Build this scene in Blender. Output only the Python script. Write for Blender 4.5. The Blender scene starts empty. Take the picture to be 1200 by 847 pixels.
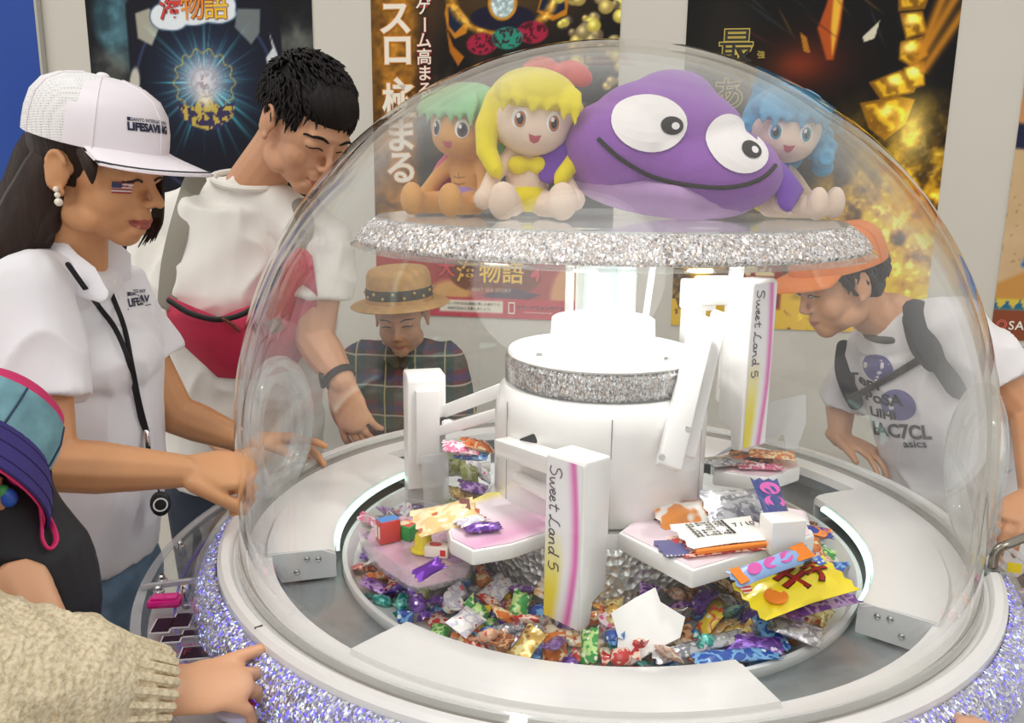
import bpy, bmesh, math, random
import numpy as np
from mathutils import Vector, Matrix, Euler, noise
from mathutils.bvhtree import BVHTree

SC = bpy.context.scene
COL = SC.collection
PI = math.pi
R_ = math.radians
ZD = 0.95                                   # height of the machine's deck above the floor

# ------------------------------------------------------------------ camera
CAM = np.array([-0.141, -1.311, ZD + 0.548])
_p, _r = R_(12.4), R_(0.74)
_F = np.array([0, math.cos(_p), -math.sin(_p)])
_R0 = np.array([1.0, 0, 0]); _U0 = np.cross(_R0, _F)
_R = _R0 * math.cos(_r) + _U0 * math.sin(_r)
_U = -_R0 * math.sin(_r) + _U0 * math.cos(_r)
cd = bpy.data.cameras.new('camera'); cam = bpy.data.objects.new('camera', cd); COL.objects.link(cam)
cd.sensor_width = 36; cd.lens = 30; cd.sensor_fit = 'HORIZONTAL'; cd.clip_start = 0.02
cam.matrix_world = Matrix(((_R[0], _U[0], -_F[0], CAM[0]), (_R[1], _U[1], -_F[1], CAM[1]), (_R[2], _U[2], -_F[2], CAM[2]), (0, 0, 0, 1)))
SC.camera = cam

# ------------------------------------------------------------------ light and exposure
w = bpy.data.worlds.new('sky'); SC.world = w; w.use_nodes = True
bg = w.node_tree.nodes['Background']; bg.inputs[0].default_value = (1.0, 0.98, 0.95, 1); bg.inputs[1].default_value = 0.85
def area_lamp(name, loc, sx, sy, power, col, aim):
    l = bpy.data.lights.new(name, 'AREA'); l.shape = 'RECTANGLE'; l.size = sx; l.size_y = sy; l.energy = power; l.color = col
    o = bpy.data.objects.new(name, l); COL.objects.link(o); o.location = loc
    o.rotation_euler = (Vector(aim) - Vector(loc)).to_track_quat('-Z', 'Y').to_euler()
    return o
#area_lamp('ceiling_lamp_light', (0.15, -0.35, 2.655), 1.9, 0.5, 26, (1.0, 0.93, 0.83), (0.15, -0.34, 0))
sun = bpy.data.lights.new('daylight', 'SUN'); sun.energy = 1.3; sun.angle = R_(50); sun.color = (1.0, 0.98, 0.95)
so = bpy.data.objects.new('daylight', sun); COL.objects.link(so); so.rotation_euler = (R_(38), 0, R_(-22))
vs = SC.view_settings
SC.display_settings.display_device = 'sRGB'
vs.view_transform = 'Standard'; vs.look = 'None'; vs.gamma = 1; vs.use_curve_mapping = False
vs.exposure = -0.12
SC.cycles.transparent_max_bounces = 32
SC.cycles.max_bounces = 10
SC.cycles.caustics_reflective = False; SC.cycles.caustics_refractive = False

# ------------------------------------------------------------------ geometry from photo measurements
def ray(x, y): return _F + (x - 600) / 1000 * _R - (y - 423.5) / 1000 * _U
def atY(x, y, Y):
    d = ray(x, y); return Vector(CAM + d * ((Y - CAM[1]) / d[1]))
def atz(x, y, z):
    d = ray(x, y); return Vector(CAM + d * ((z + ZD - CAM[2]) / d[2]))
def pol(r, a, z=0.0): return Vector((r * math.cos(R_(a)), r * math.sin(R_(a)), z + ZD))

# ------------------------------------------------------------------ materials
MATS = {}
def s2l(c):
    if isinstance(c, str):
        c = c.lstrip('#'); c = [int(c[i:i + 2], 16) / 255 for i in (0, 2, 4)]
    return tuple(((v / 12.92) if v <= 0.04045 else ((v + 0.055) / 1.055) ** 2.4) for v in c[:3])
class NT:
    def __init__(s, m): s.t = m.node_tree; s.n = s.t.nodes
    def new(s, ty, **kw):
        n = s.n.new(ty)
        for k, v in kw.items():
            if k.startswith('i_'):
                key = k[2:]; key = int(key) if key.isdigit() else key.replace('_', ' ')
                if hasattr(v, 'is_output'): s.t.links.new(v, n.inputs[key])
                else: n.inputs[key].default_value = v
            else: setattr(n, k, v)
        return n
    def link(s, a, b): s.t.links.new(a, b)
    def math(s, op, a, b=0.0, c=0.0):
        n = s.n.new('ShaderNodeMath'); n.operation = op
        for i, v in enumerate((a, b, c)):
            if hasattr(v, 'is_output'): s.t.links.new(v, n.inputs[i])
            else: n.inputs[i].default_value = v
        return n.outputs[0]
    def mix(s, f, a, b):
        n = s.n.new('ShaderNodeMix'); n.data_type = 'RGBA'
        for i, v in ((0, f), (6, a), (7, b)):
            if hasattr(v, 'is_output'): s.t.links.new(v, n.inputs[i])
            elif i == 0: n.inputs[0].default_value = v
            else: n.inputs[i].default_value = (*v[:3], 1)
        return n.outputs[2]
    def ramp(s, f, stops, interp='LINEAR'):
        n = s.n.new('ShaderNodeValToRGB'); n.color_ramp.interpolation = interp
        e = n.color_ramp.elements
        while len(e) < len(stops): e.new(0.5)
        for el, (p, c) in zip(e, stops): el.position = p; el.color = (*c[:3], 1)
        s.t.links.new(f, n.inputs[0]); return n.outputs[0]
    def coord(s, which='Object', scale=(1, 1, 1), rot=(0, 0, 0)):
        c = s.n.new('ShaderNodeTexCoord'); m = s.n.new('ShaderNodeMapping')
        m.inputs['Scale'].default_value = scale; m.inputs['Rotation'].default_value = rot
        s.t.links.new(c.outputs[which], m.inputs[0]); return m.outputs[0]
    def noise(s, vec, scale, detail=3, rough=0.5):
        n = s.n.new('ShaderNodeTexNoise'); n.inputs['Scale'].default_value = scale; n.inputs['Detail'].default_value = detail
        n.inputs['Roughness'].default_value = rough; s.t.links.new(vec, n.inputs['Vector']); return n.outputs[0]
    def bump(s, h, strength=0.3, dist=0.002):
        n = s.n.new('ShaderNodeBump'); n.inputs['Strength'].default_value = strength; n.inputs['Distance'].default_value = dist
        s.t.links.new(h, n.inputs['Height']); return n.outputs[0]
def base(name):
    m = bpy.data.materials.new(name); m.use_nodes = True
    return m, NT(m), m.node_tree.nodes['Principled BSDF']
def pm(name, col, rough=0.5, metal=0.0, coat=0.0, spec=0.5, vary=0.0, vscale=8, bump=0.0, bscale=200, bdist=0.001, sheen=0.0, sss=0.0, emit=0.0, stretch=(1, 1, 1)):
    """Principled material whose colour wanders a little with noise and whose relief is a fine noise bump."""
    if name in MATS: return MATS[name]
    m, t, b = base(name); c = s2l(col)
    b.inputs['Roughness'].default_value = rough; b.inputs['Metallic'].default_value = metal
    b.inputs['Coat Weight'].default_value = coat; b.inputs['Specular IOR Level'].default_value = spec
    b.inputs['Sheen Weight'].default_value = sheen
    vec = t.coord('Object', stretch)
    n = t.noise(vec, vscale, 4)
    v = max(vary, 0.015)
    lo = [x * (1 - v) for x in c]; hi = [min(1, x * (1 + v)) for x in c]
    out = t.ramp(n, [(0.3, lo), (0.7, hi)])
    t.link(out, b.inputs['Base Color'])
    if bump:
        t.link(t.bump(t.noise(vec, bscale, 3), bump, bdist), b.inputs['Normal'])
    if sss:
        b.inputs['Subsurface Weight'].default_value = sss; b.inputs['Subsurface Radius'].default_value = (0.008, 0.003, 0.0015); b.inputs['Subsurface Scale'].default_value = 1.0
    if emit:
        b.inputs['Emission Color'].default_value = (*c, 1); b.inputs['Emission Strength'].default_value = emit
    MATS[name] = m; return m
def clear(name, tint=(0.97, 0.985, 0.98), rough=0.02, ior=1.45, gain=1.0, haze=0.0, hazecol=(0.9, 0.9, 0.9)):
    """Thin clear plastic: see-through, with Fresnel reflection and an optional light haze of scuffs."""
    if name in MATS: return MATS[name]
    m = bpy.data.materials.new(name); m.use_nodes = True; t = NT(m)
    for n in list(t.n): t.n.remove(n)
    o = t.new('ShaderNodeOutputMaterial'); tr = t.new('ShaderNodeBsdfTransparent'); tr.inputs[0].default_value = (*tint, 1)
    gl = t.new('ShaderNodeBsdfGlossy'); gl.inputs['Roughness'].default_value = rough; gl.inputs[0].default_value = (1, 1, 1, 1)
    lw = t.new('ShaderNodeLayerWeight'); lw.inputs[0].default_value = 0.5; f0 = ((ior - 1) / (ior + 1)) ** 2
    fr = t.math('MULTIPLY_ADD', t.math('POWER', lw.outputs['Facing'], 5.0), 1 - f0, f0)
    mx = t.new('ShaderNodeMixShader'); t.link(t.math('MULTIPLY', fr, gain), mx.inputs[0]); t.link(tr.outputs[0], mx.inputs[1]); t.link(gl.outputs[0], mx.inputs[2])
    last = mx.outputs[0]
    if haze:
        df = t.new('ShaderNodeBsdfDiffuse'); df.inputs[0].default_value = (*hazecol, 1)
        n = t.noise(t.coord('Object'), 3.0, 4)
        m2 = t.new('ShaderNodeMixShader'); t.link(t.math('MULTIPLY', n, haze * 2), m2.inputs[0]); t.link(last, m2.inputs[1]); t.link(df.outputs[0], m2.inputs[2]); last = m2.outputs[0]
    t.link(last, o.inputs[0]); MATS[name] = m; return m
def attr_mat(name, rough=0.45, coat=0.0):
    if name in MATS: return MATS[name]
    m, t, b = base(name); a = t.new('ShaderNodeAttribute'); a.attribute_name = 'print'
    t.link(a.outputs[0], b.inputs['Base Color']); b.inputs['Roughness'].default_value = rough; b.inputs['Coat Weight'].default_value = coat; b.inputs['Specular IOR Level'].default_value = 0.25
    MATS[name] = m; return m

# ------------------------------------------------------------------ mesh builder
ORG = {}
def frame(d, up=(0, 0, 1)):
    """3x3 whose Z is d."""
    z = Vector(d).normalized(); u = Vector(up)
    if abs(z.dot(u.normalized())) > 0.98: u = Vector((1, 0, 0))
    x = u.cross(z).normalized(); y = z.cross(x)
    return Matrix((x, y, z)).transposed()
class MB:
    def __init__(s): s.v = []; s.f = []; s.m = []; s.mi = 0
    def add(s, vs, fs):
        o = len(s.v); s.v += [Vector(p) for p in vs]; s.f += [tuple(i + o for i in f) for f in fs]; s.m += [s.mi] * len(fs); return s
    def box(s, c, d, M=None, bev=0.0):
        """box centred at c with size d; bev bevels every edge a little (chamfered box)"""
        hx, hy, hz = d[0] / 2, d[1] / 2, d[2] / 2
        M3 = M or Matrix.Identity(3); c = Vector(c)
        if bev <= 0:
            vs = [(x, y, z) for z in (-hz, hz) for y in (-hy, hy) for x in (-hx, hx)]
            fs = [(0, 2, 3, 1), (4, 5, 7, 6), (0, 1, 5, 4), (2, 6, 7, 3), (0, 4, 6, 2), (1, 3, 7, 5)]
            return s.add([c + M3 @ Vector(v) for v in vs], fs)
        b = min(bev, hx * .9, hy * .9, hz * .9)
        bm = bmesh.new(); bmesh.ops.create_cube(bm, size=1)
        for v in bm.verts: v.co = Vector((v.co.x * d[0], v.co.y * d[1], v.co.z * d[2]))
        bmesh.ops.bevel(bm, geom=list(bm.edges), offset=b, segments=2, profile=0.5, affect='EDGES')
        return s.addbm(bm, lambda p: c + M3 @ p)
    def addbm(s, bm, fn=lambda p: p):
        bm.verts.index_update()
        s.add([fn(v.co) for v in bm.verts], [[v.index for v in f.verts] for f in bm.faces]); bm.free(); return s
    def ell(s, c, r, M=None, n=16):
        if not hasattr(r, '__len__'): r = (r, r, r)
        c = Vector(c); M3 = M or Matrix.Identity(3); k = n // 2; vs = []; fs = []
        vs.append((0, 0, -1))
        for i in range(1, k):
            a = -PI / 2 + PI * i / k
            for j in range(n): b = 2 * PI * j / n; vs.append((math.cos(a) * math.cos(b), math.cos(a) * math.sin(b), math.sin(a)))
        vs.append((0, 0, 1))
        for j in range(n): fs.append((0, 1 + (j + 1) % n, 1 + j))
        for i in range(k - 2):
            for j in range(n):
                a = 1 + i * n + j; b = 1 + i * n + (j + 1) % n; fs.append((a, b, b + n, a + n))
        L = len(vs) - 1; o = 1 + (k - 2) * n
        for j in range(n): fs.append((L, o + j, o + (j + 1) % n))
        return s.add([c + M3 @ Vector((v[0] * r[0], v[1] * r[1], v[2] * r[2])) for v in vs], fs)
    def tube(s, pts, rad, n=10, flat=None, cap='round', up=(0, 0, 1), closed=False):
        """swept tube; rad scalar/list; flat scales the section's second axis; cap round|flat"""
        pts = [Vector(p) for p in pts]; m = len(pts)
        rad = [rad] * m if not hasattr(rad, '__len__') else list(rad)
        fl = [1.0] * m if flat is None else ([flat] * m if not hasattr(flat, '__len__') else list(flat))
        if cap == 'round' and not closed:
            d0 = (pts[0] - pts[1]).normalized(); d1 = (pts[-1] - pts[-2]).normalized(); r0, r1 = rad[0], rad[-1]
            pre = [(pts[0] + d0 * r0 * math.sin(a), r0 * math.cos(a)) for a in (1.45, 1.0, 0.5)]
            post = [(pts[-1] + d1 * r1 * math.sin(a), r1 * math.cos(a)) for a in (0.5, 1.0, 1.45)]
            pts = [p for p, _ in pre] + pts + [p for p, _ in post]; rad = [q for _, q in pre] + rad + [q for _, q in post]
            fl = [fl[0]] * 3 + fl + [fl[-1]] * 3; m = len(pts)
        vs = []; px = None
        for i in range(m):
            if closed: t = pts[(i + 1) % m] - pts[i - 1]
            else: t = pts[min(i + 1, m - 1)] - pts[max(i - 1, 0)]
            t = t.normalized() if t.length > 1e-9 else Vector((0, 0, 1))
            if px is None:
                u = Vector(up)
                if abs(u.normalized().dot(t)) > 0.97: u = Vector((1, 0, 0)) if abs(t.x) < .9 else Vector((0, 1, 0))
                px = u.cross(t).normalized()
            else:
                px = (px - t * px.dot(t)); px = px.normalized() if px.length > 1e-6 else Vector((1, 0, 0))
            py = t.cross(px)
            for j in range(n):
                a = 2 * PI * j / n; vs.append(pts[i] + px * (rad[i] * math.cos(a)) + py * (rad[i] * fl[i] * math.sin(a)))
        fs = []
        for i in range(m if closed else m - 1):
            for j in range(n):
                a = i * n + j; b = i * n + (j + 1) % n; c = ((i + 1) % m) * n
                fs.append((a, b, c + (j + 1) % n, c + j))
        if not closed: fs += [tuple(range(n - 1, -1, -1)), tuple((m - 1) * n + j for j in range(n))]
        return s.add(vs, fs)
    def lathe(s, prof, n=64, c=(0, 0, 0), M=None, a0=0.0, a1=360.0, closed=True, sx=1.0, sy=1.0):
        """revolve (r,z) profile (closed loop if closed) about Z"""
        c = Vector(c); M3 = M or Matrix.Identity(3); full = abs(a1 - a0) >= 359.9; k = n if full else n + 1; m = len(prof); vs = []; fs = []
        for j in range(k):
            a = R_(a0 + (a1 - a0) * j / n)
            for r, z in prof: vs.append(c + M3 @ Vector((r * math.cos(a) * sx, r * math.sin(a) * sy, z)))
        for j in range(n):
            j2 = (j + 1) % k
            for i in range(m if closed else m - 1):
                i2 = (i + 1) % m; q = (j * m + i, j2 * m + i, j2 * m + i2, j * m + i2)
                fs.append(q)
        if not full and closed: fs += [tuple(range(m)), tuple((k - 1) * m + i for i in range(m - 1, -1, -1))]
        return s.add(vs, fs)
    def prism(s, poly, h, M=None, c=(0, 0, 0), bev=0.0):
        """2-D polygon (counter-clockwise) extruded to +h along local Z"""
        c = Vector(c); M3 = M or Matrix.Identity(3); n = len(poly)
        if bev > 0:
            bm = bmesh.new(); a = [bm.verts.new((x, y, 0)) for x, y in poly]; f = bm.faces.new(a)
            r = bmesh.ops.extrude_face_region(bm, geom=[f]); bmesh.ops.translate(bm, vec=(0, 0, h), verts=[q for q in r['geom'] if isinstance(q, bmesh.types.BMVert)])
            bmesh.ops.bevel(bm, geom=list(bm.edges), offset=bev, segments=2, profile=0.5, affect='EDGES'); bmesh.ops.recalc_face_normals(bm, faces=bm.faces)
            return s.addbm(bm, lambda p: c + M3 @ p)
        vs = [c + M3 @ Vector((x, y, 0)) for x, y in poly] + [c + M3 @ Vector((x, y, h)) for x, y in poly]
        fs = [tuple(range(n - 1, -1, -1)), tuple(range(n, 2 * n))] + [(i, (i + 1) % n, n + (i + 1) % n, n + i) for i in range(n)]
        return s.add(vs, fs)
    def xf(s, M):
        s.v = [M @ p for p in s.v]; return s
    def mesh(s, name, mats, org=(0, 0, 0), smooth=True, angle=40):
        me = bpy.data.meshes.new(name); o = Vector(org)
        me.from_pydata([p - o for p in s.v], [], s.f)
        for m in (mats if isinstance(mats, (list, tuple)) else [mats]): me.materials.append(m)
        me.polygons.foreach_set('material_index', s.m)
        bm = bmesh.new(); bm.from_mesh(me); bmesh.ops.recalc_face_normals(bm, faces=bm.faces); bm.to_mesh(me); bm.free()
        if smooth: set_smooth(me, angle)
        return me
    def build(s, name, mats, parent=None, smooth=True, angle=40, org=None):
        og = Vector(org) if org is not None else (ORG[parent.name] if parent is not None else Vector((0, 0, 0)))
        me = s.mesh(name, mats, og, smooth, angle); return put(name, me, parent, og)
def set_smooth(me, angle=40):
    me.polygons.foreach_set('use_smooth', [True] * len(me.polygons))
    if angle < 180: me.set_sharp_from_angle(angle=R_(angle))
def put(name, me, parent=None, og=None):
    o = bpy.data.objects.new(name, me); COL.objects.link(o)
    if parent is not None: o.parent = parent; ORG[o.name] = ORG[parent.name]
    else:
        og = Vector(og or (0, 0, 0)); o.location = og; ORG[o.name] = og
    return o
def thing(name, label, cat, loc=(0, 0, 0), group=None):
    o = bpy.data.objects.new(name, None); COL.objects.link(o); o.location = loc; o.empty_display_size = 0.05
    ORG[o.name] = Vector(loc); tag(o, label, cat, group); return o
def tag(o, label, cat=None, group=None):
    o['label'] = label
    if cat: o['category'] = cat
    if group: o['group'] = group
    return o
def struct(o, label=None):
    o['kind'] = 'structure'
    if label: o['label'] = label
    return o
def evald(o):
    dg = bpy.context.evaluated_depsgraph_get(); dg.update()
    me = bpy.data.meshes.new_from_object(o.evaluated_get(dg)); return me
def fuse(mb, name, mat, parent, voxel=0.005, smooth=4, fold=None, factor=0.5):
    """union of overlapping closed shapes into one continuous skin (voxel remesh, smoothing, optional fold function)"""
    og = ORG[parent.name] if parent is not None else Vector((0, 0, 0))
    me = mb.mesh(name, mat, og, smooth=False)
    o = bpy.data.objects.new(name, me); COL.objects.link(o)
    md = o.modifiers.new('r', 'REMESH'); md.mode = 'VOXEL'; md.voxel_size = voxel; md.use_smooth_shade = True
    if smooth:
        sm = o.modifiers.new('s', 'SMOOTH'); sm.factor = factor; sm.iterations = smooth
    m2 = evald(o); o.modifiers.clear(); o.data = m2; bpy.data.meshes.remove(me)
    if not m2.materials: m2.materials.append(mat)
    if fold:
        n = len(m2.vertices); co = np.empty(n * 3, 'f'); m2.vertices.foreach_get('co', co); co = co.reshape(-1, 3)
        nr = np.empty(n * 3, 'f'); m2.vertices.foreach_get('normal', nr); nr = nr.reshape(-1, 3)
        d = fold(co + np.array(og), nr); co = co + nr * d[:, None]; m2.vertices.foreach_set('co', co.astype('f').ravel()); m2.update()
    m2.polygons.foreach_set('use_smooth', [True] * len(m2.polygons))
    m2.name = name; o.name = name
    if parent is not None: o.parent = parent
    else: o.location = og
    ORG[o.name] = og
    return o
def folds(seed, amp=0.004, k=(18, 18, 9)):
    rs = np.random.RandomState(seed); W = [(rs.randn(3) * np.array(k), rs.rand() * 6.28, rs.rand() * .6 + .4) for _ in range(7)]
    W2 = [(rs.randn(3) * np.array(k) * .5, rs.rand() * 6.28) for _ in range(3)]
    def fn(co, nr):
        warp = sum(np.sin(co @ kk + p) for kk, p in W2) * 0.9
        h = sum(a * np.sin(co @ kk + p + warp) for kk, p, a in W); h = h / 4
        return amp * (1 - np.abs(h)) ** 2 * 1.2 - amp * .5
    return fn
def bvh_of(o):
    me = o.data; og = o.matrix_world.translation if o.parent is None else ORG[o.name]
    return BVHTree.FromPolygons([v.co + ORG[o.name] for v in me.vertices], [tuple(p.vertices) for p in me.polygons])
def decal(name, loops, F, bvh, mat, parent, off=0.0008, cuts=2, maxd=0.3):
    """flat outline(s) in the local xy of frame F (4x4), pressed on to a surface along local -z"""
    bm = bmesh.new()
    for L in loops:
        vs = [bm.verts.new((x, y, 0)) for x, y in L]
        try: bm.faces.new(vs)
        except ValueError: pass
    bmesh.ops.triangulate(bm, faces=bm.faces[:])
    if cuts: bmesh.ops.subdivide_edges(bm, edges=bm.edges[:], cuts=cuts, use_grid_fill=True); bmesh.ops.triangulate(bm, faces=bm.faces[:])
    mb = MB(); press(bm, F, bvh, off, maxd); mb.addbm(bm)
    return mb.build(name, mat, parent, smooth=False)
def press(bm, F, bvh, off, maxd=0.3):
    d = -(F.to_3x3() @ Vector((0, 0, 1))).normalized(); last = None
    for v in bm.verts:
        p = F @ v.co; o = p - d * maxd * 0.5
        h = bvh.ray_cast(o, d, maxd)
        if h[0] is not None: v.co = h[0] - d * off; last = v.co.copy()
        else:
            q = bvh.find_nearest(p); v.co = (q[0] - d * off) if q[0] is not None else p
def text_mesh(txt, size=1.0, extrude=0.0, bold=0.0, align='CENTER', shear=0.0, space=1.0):
    cu = bpy.data.curves.new('t', 'FONT'); cu.body = txt; cu.size = size; cu.align_x = align; cu.align_y = 'CENTER'; cu.extrude = extrude; cu.offset = bold; cu.shear = shear
    cu.space_character = space; cu.resolution_u = 3
    o = bpy.data.objects.new('t', cu); COL.objects.link(o); me = evald(o)
    bpy.data.objects.remove(o); bpy.data.curves.remove(cu); return me
def text(name, txt, size, F, mat, parent, bold=0.0, bvh=None, off=0.0008, align='CENTER', shear=0.0, space=1.0, sx=1.0, extrude=0.0):
    me = text_mesh(txt, size, extrude, bold, align, shear, space); bm = bmesh.new(); bm.from_mesh(me); bpy.data.meshes.remove(me)
    for v in bm.verts: v.co.x *= sx
    if bvh is not None:
        bmesh.ops.triangulate(bm, faces=bm.faces[:])
        for _ in range(2):
            bmesh.ops.subdivide_edges(bm, edges=[e for e in bm.edges if e.calc_length() > size * .22], cuts=1); bmesh.ops.triangulate(bm, faces=bm.faces[:])
        press(bm, F, bvh, off)
    else:
        for v in bm.verts: v.co = F @ (v.co + Vector((0, 0, off)))
    mb = MB(); mb.addbm(bm); return mb.build(name, mat, parent, smooth=False)
def stroke(name, lines, r, F, mat, parent, bvh=None, off=0.0005):
    """pen strokes (2-D polylines in frame F) as thin raised lines"""
    mb = MB(); d = (F.to_3x3() @ Vector((0, 0, 1))).normalized()
    for L in lines:
        P = []
        for x, y in L:
            p = F @ Vector((x, y, off))
            if bvh is not None:
                h = bvh.ray_cast(p + d * .15, -d, .3)
                if h[0] is not None: p = h[0] + d * off
            P.append(p)
        mb.tube(P, r, n=5, cap='flat')
    return mb.build(name, mat, parent)
def smooth_line(P, k=4, closed=False):
    """Catmull-Rom through 2-D/3-D points"""
    P = [np.array(p, float) for p in P]; n = len(P); out = []
    for i in range(n if closed else n - 1):
        a, b, c, d = (P[(i - 1) % n] if closed or i > 0 else P[0]), P[i], P[(i + 1) % n], (P[(i + 2) % n] if closed or i + 2 < n else P[-1])
        for j in range(k):
            t = j / k; out.append(.5 * ((2 * b) + (c - a) * t + (2 * a - 5 * b + 4 * c - d) * t * t + (3 * b - a - 3 * c + d) * t ** 3))
    if not closed: out.append(P[-1])
    return [tuple(float(q) for q in p) for p in out]
def oval(cx, cy, rx, ry, n=20, rot=0.0):
    c, s = math.cos(rot), math.sin(rot)
    return [(cx + rx * math.cos(a) * c - ry * math.sin(a) * s, cy + rx * math.cos(a) * s + ry * math.sin(a) * c) for a in [2 * PI * i / n for i in range(n)]]
def M4(loc, M3=None):
    M = (M3 or Matrix.Identity(3)).to_4x4(); M.translation = Vector(loc); return M
def copy_tree(o, parent=None):
    c = o.copy(); COL.objects.link(c); c.parent = parent
    for ch in list(o.children): copy_tree(ch, c)
    return c
# ================================================================== the setting
WA = Vector((-1.475, 1.444, 0)); WD = Vector((2.689, -0.43, 0)).normalized(); WN = Vector((WD.y, -WD.x, 0))   # wall line and its normal (towards the camera)
if WN.y > 0: WN = -WN
def wall_hit(px, py, off=0.0):
    d = Vector(ray(px, py)); o = Vector(CAM); t = ((WA + WN * off) - o).dot(WN) / d.dot(WN); p = o + d * t
    return (p - WA).dot(WD), p.z
def wall_pt(s, z, off=0.0): q = WA + WD * s + WN * off; return Vector((q.x, q.y, z))
WM = Matrix((WD, Vector((0, 0, 1)), WN)).transposed()
m_wall = pm('painted_panel', '#d2cdc1', 0.55, vary=0.03, vscale=2, bump=0.05, bscale=60)
m_floor = pm('floor_vinyl', '#8d877e', 0.5, vary=0.12, vscale=3, bump=0.05)
m_ceil = pm('ceiling_board', '#e4e0d8', 0.8, vary=0.03)
b = MB(); b.box((0, -0.6, -0.03), (9, 7, 0.06)); struct(b.build('floor', m_floor, smooth=False), 'grey floor under the machine')
b = MB(); p = wall_pt(1.36, 1.35, -0.05); b.box(p, (5.0, 2.7, 0.1), WM); struct(b.build('wall_back', m_wall, smooth=False), 'pale panelled wall carrying the posters')

# blue board at the far left
bl = thing('blue_board', 'deep blue vertical board on the wall behind the cap wearer', 'board', wall_pt(wall_hit(20, 200)[0], 1.0, 0.012))
s0 = wall_hit(-2, 150)[0]; s1 = wall_hit(51, 60)[0]
zb = 0.9; zt = 2.45
b = MB(); b.box(wall_pt((s0 + s1) / 2, (zb + zt) / 2, 0.014), (s1 - s0, zt - zb, 0.02), WM, bev=0.003); b.build('panel', pm('blue_panel', '#11449e', 0.55, vary=0.04), bl)
b = MB(); b.box(wall_pt(s1 + 0.004, (zb + zt) / 2, 0.013), (0.008, zt - zb, 0.02), WM); b.box(wall_pt(s0 - 0.004, (zb + zt) / 2, 0.013), (0.008, zt - zb, 0.02), WM)
b.build('edge_trim', pm('trim_grey', '#b9b6ae', 0.4), bl)

# ------------------------------------------------------------------ printed posters
def vnoise(x, y, seed=0, octv=4):
    rs = np.random.RandomState(seed); out = np.zeros_like(x); amp = 1; tot = 0
    for o in range(octv):
        g = rs.rand(64, 64); f = 2 ** o; X = x * f; Y = y * f
        xi = np.floor(X).astype(int); yi = np.floor(Y).astype(int); fx = X - xi; fy = Y - yi
        fx = fx * fx * (3 - 2 * fx); fy = fy * fy * (3 - 2 * fy)
        a = g[yi % 64, xi % 64]; b_ = g[yi % 64, (xi + 1) % 64]; c = g[(yi + 1) % 64, xi % 64]; d = g[(yi + 1) % 64, (xi + 1) % 64]
        out += amp * ((a * (1 - fx) + b_ * fx) * (1 - fy) + (c * (1 - fx) + d * fx) * fy); tot += amp; amp *= .5
    return out / tot
def hexc(h): h = h.lstrip('#'); return np.array([int(h[i:i + 2], 16) / 255 for i in (0, 2, 4)])
class Art:
    """a printed sheet painted on a fine vertex grid"""
    def __init__(s, x0, x1, y0, y1, nx, ny, col):
        s.x, s.y = np.meshgrid(np.linspace(x0, x1, nx), np.linspace(y0, y1, ny)); s.c = np.ones(s.x.shape + (3,)) * hexc(col); s.n = (nx, ny)
    def blend(s, mask, col):
        c = hexc(col) if isinstance(col, str) else col; m = np.clip(mask, 0, 1)[..., None]; s.c = s.c * (1 - m) + c * m
    def addc(s, mask, col):
        m = np.clip(mask, 0, None)[..., None]; s.c = np.clip(s.c + m * hexc(col), 0, 1)
    def disc(s, cx, cy, rx, ry=None, soft=1.0, rot=0.0):
        ry = ry or rx; c, q = math.cos(rot), math.sin(rot); X = (s.x - cx) * c + (s.y - cy) * q; Y = -(s.x - cx) * q + (s.y - cy) * c
        d = np.sqrt((X / rx) ** 2 + (Y / ry) ** 2); return np.clip((1 - d) * min(rx, ry) / soft + .5, 0, 1)
    def glow(s, cx, cy, rx, ry=None):
        ry = ry or rx; return np.exp(-(((s.x - cx) / rx) ** 2 + ((s.y - cy) / ry) ** 2))
    def rect(s, x0, y0, x1, y1, soft=1.0):
        return np.clip(np.minimum(np.minimum(s.x - x0, x1 - s.x), np.minimum(s.y - y0, y1 - s.y)) / soft + .5, 0, 1)
    def poly(s, P, soft=1.0):
        ins = np.zeros(s.x.shape, bool); dist = np.full(s.x.shape, 1e9); n = len(P)
        for i in range(n):
            (ax, ay), (bx, by) = P[i], P[(i + 1) % n]
            cond = ((ay > s.y) != (by > s.y)); xi = (bx - ax) * (s.y - ay) / ((by - ay) or 1e-9) + ax; ins ^= cond & (s.x < xi)
            L = (bx - ax) ** 2 + (by - ay) ** 2 or 1e-9; t = np.clip(((s.x - ax) * (bx - ax) + (s.y - ay) * (by - ay)) / L, 0, 1)
            dist = np.minimum(dist, np.hypot(s.x - ax - t * (bx - ax), s.y - ay - t * (by - ay)))
        return np.clip(np.where(ins, dist, -dist) / soft + .5, 0, 1)
    def noise(s, sc, seed=0, sy=None, o=4): return vnoise(s.x / sc + 40, s.y / (sy or sc) + 40, seed, o)
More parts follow.
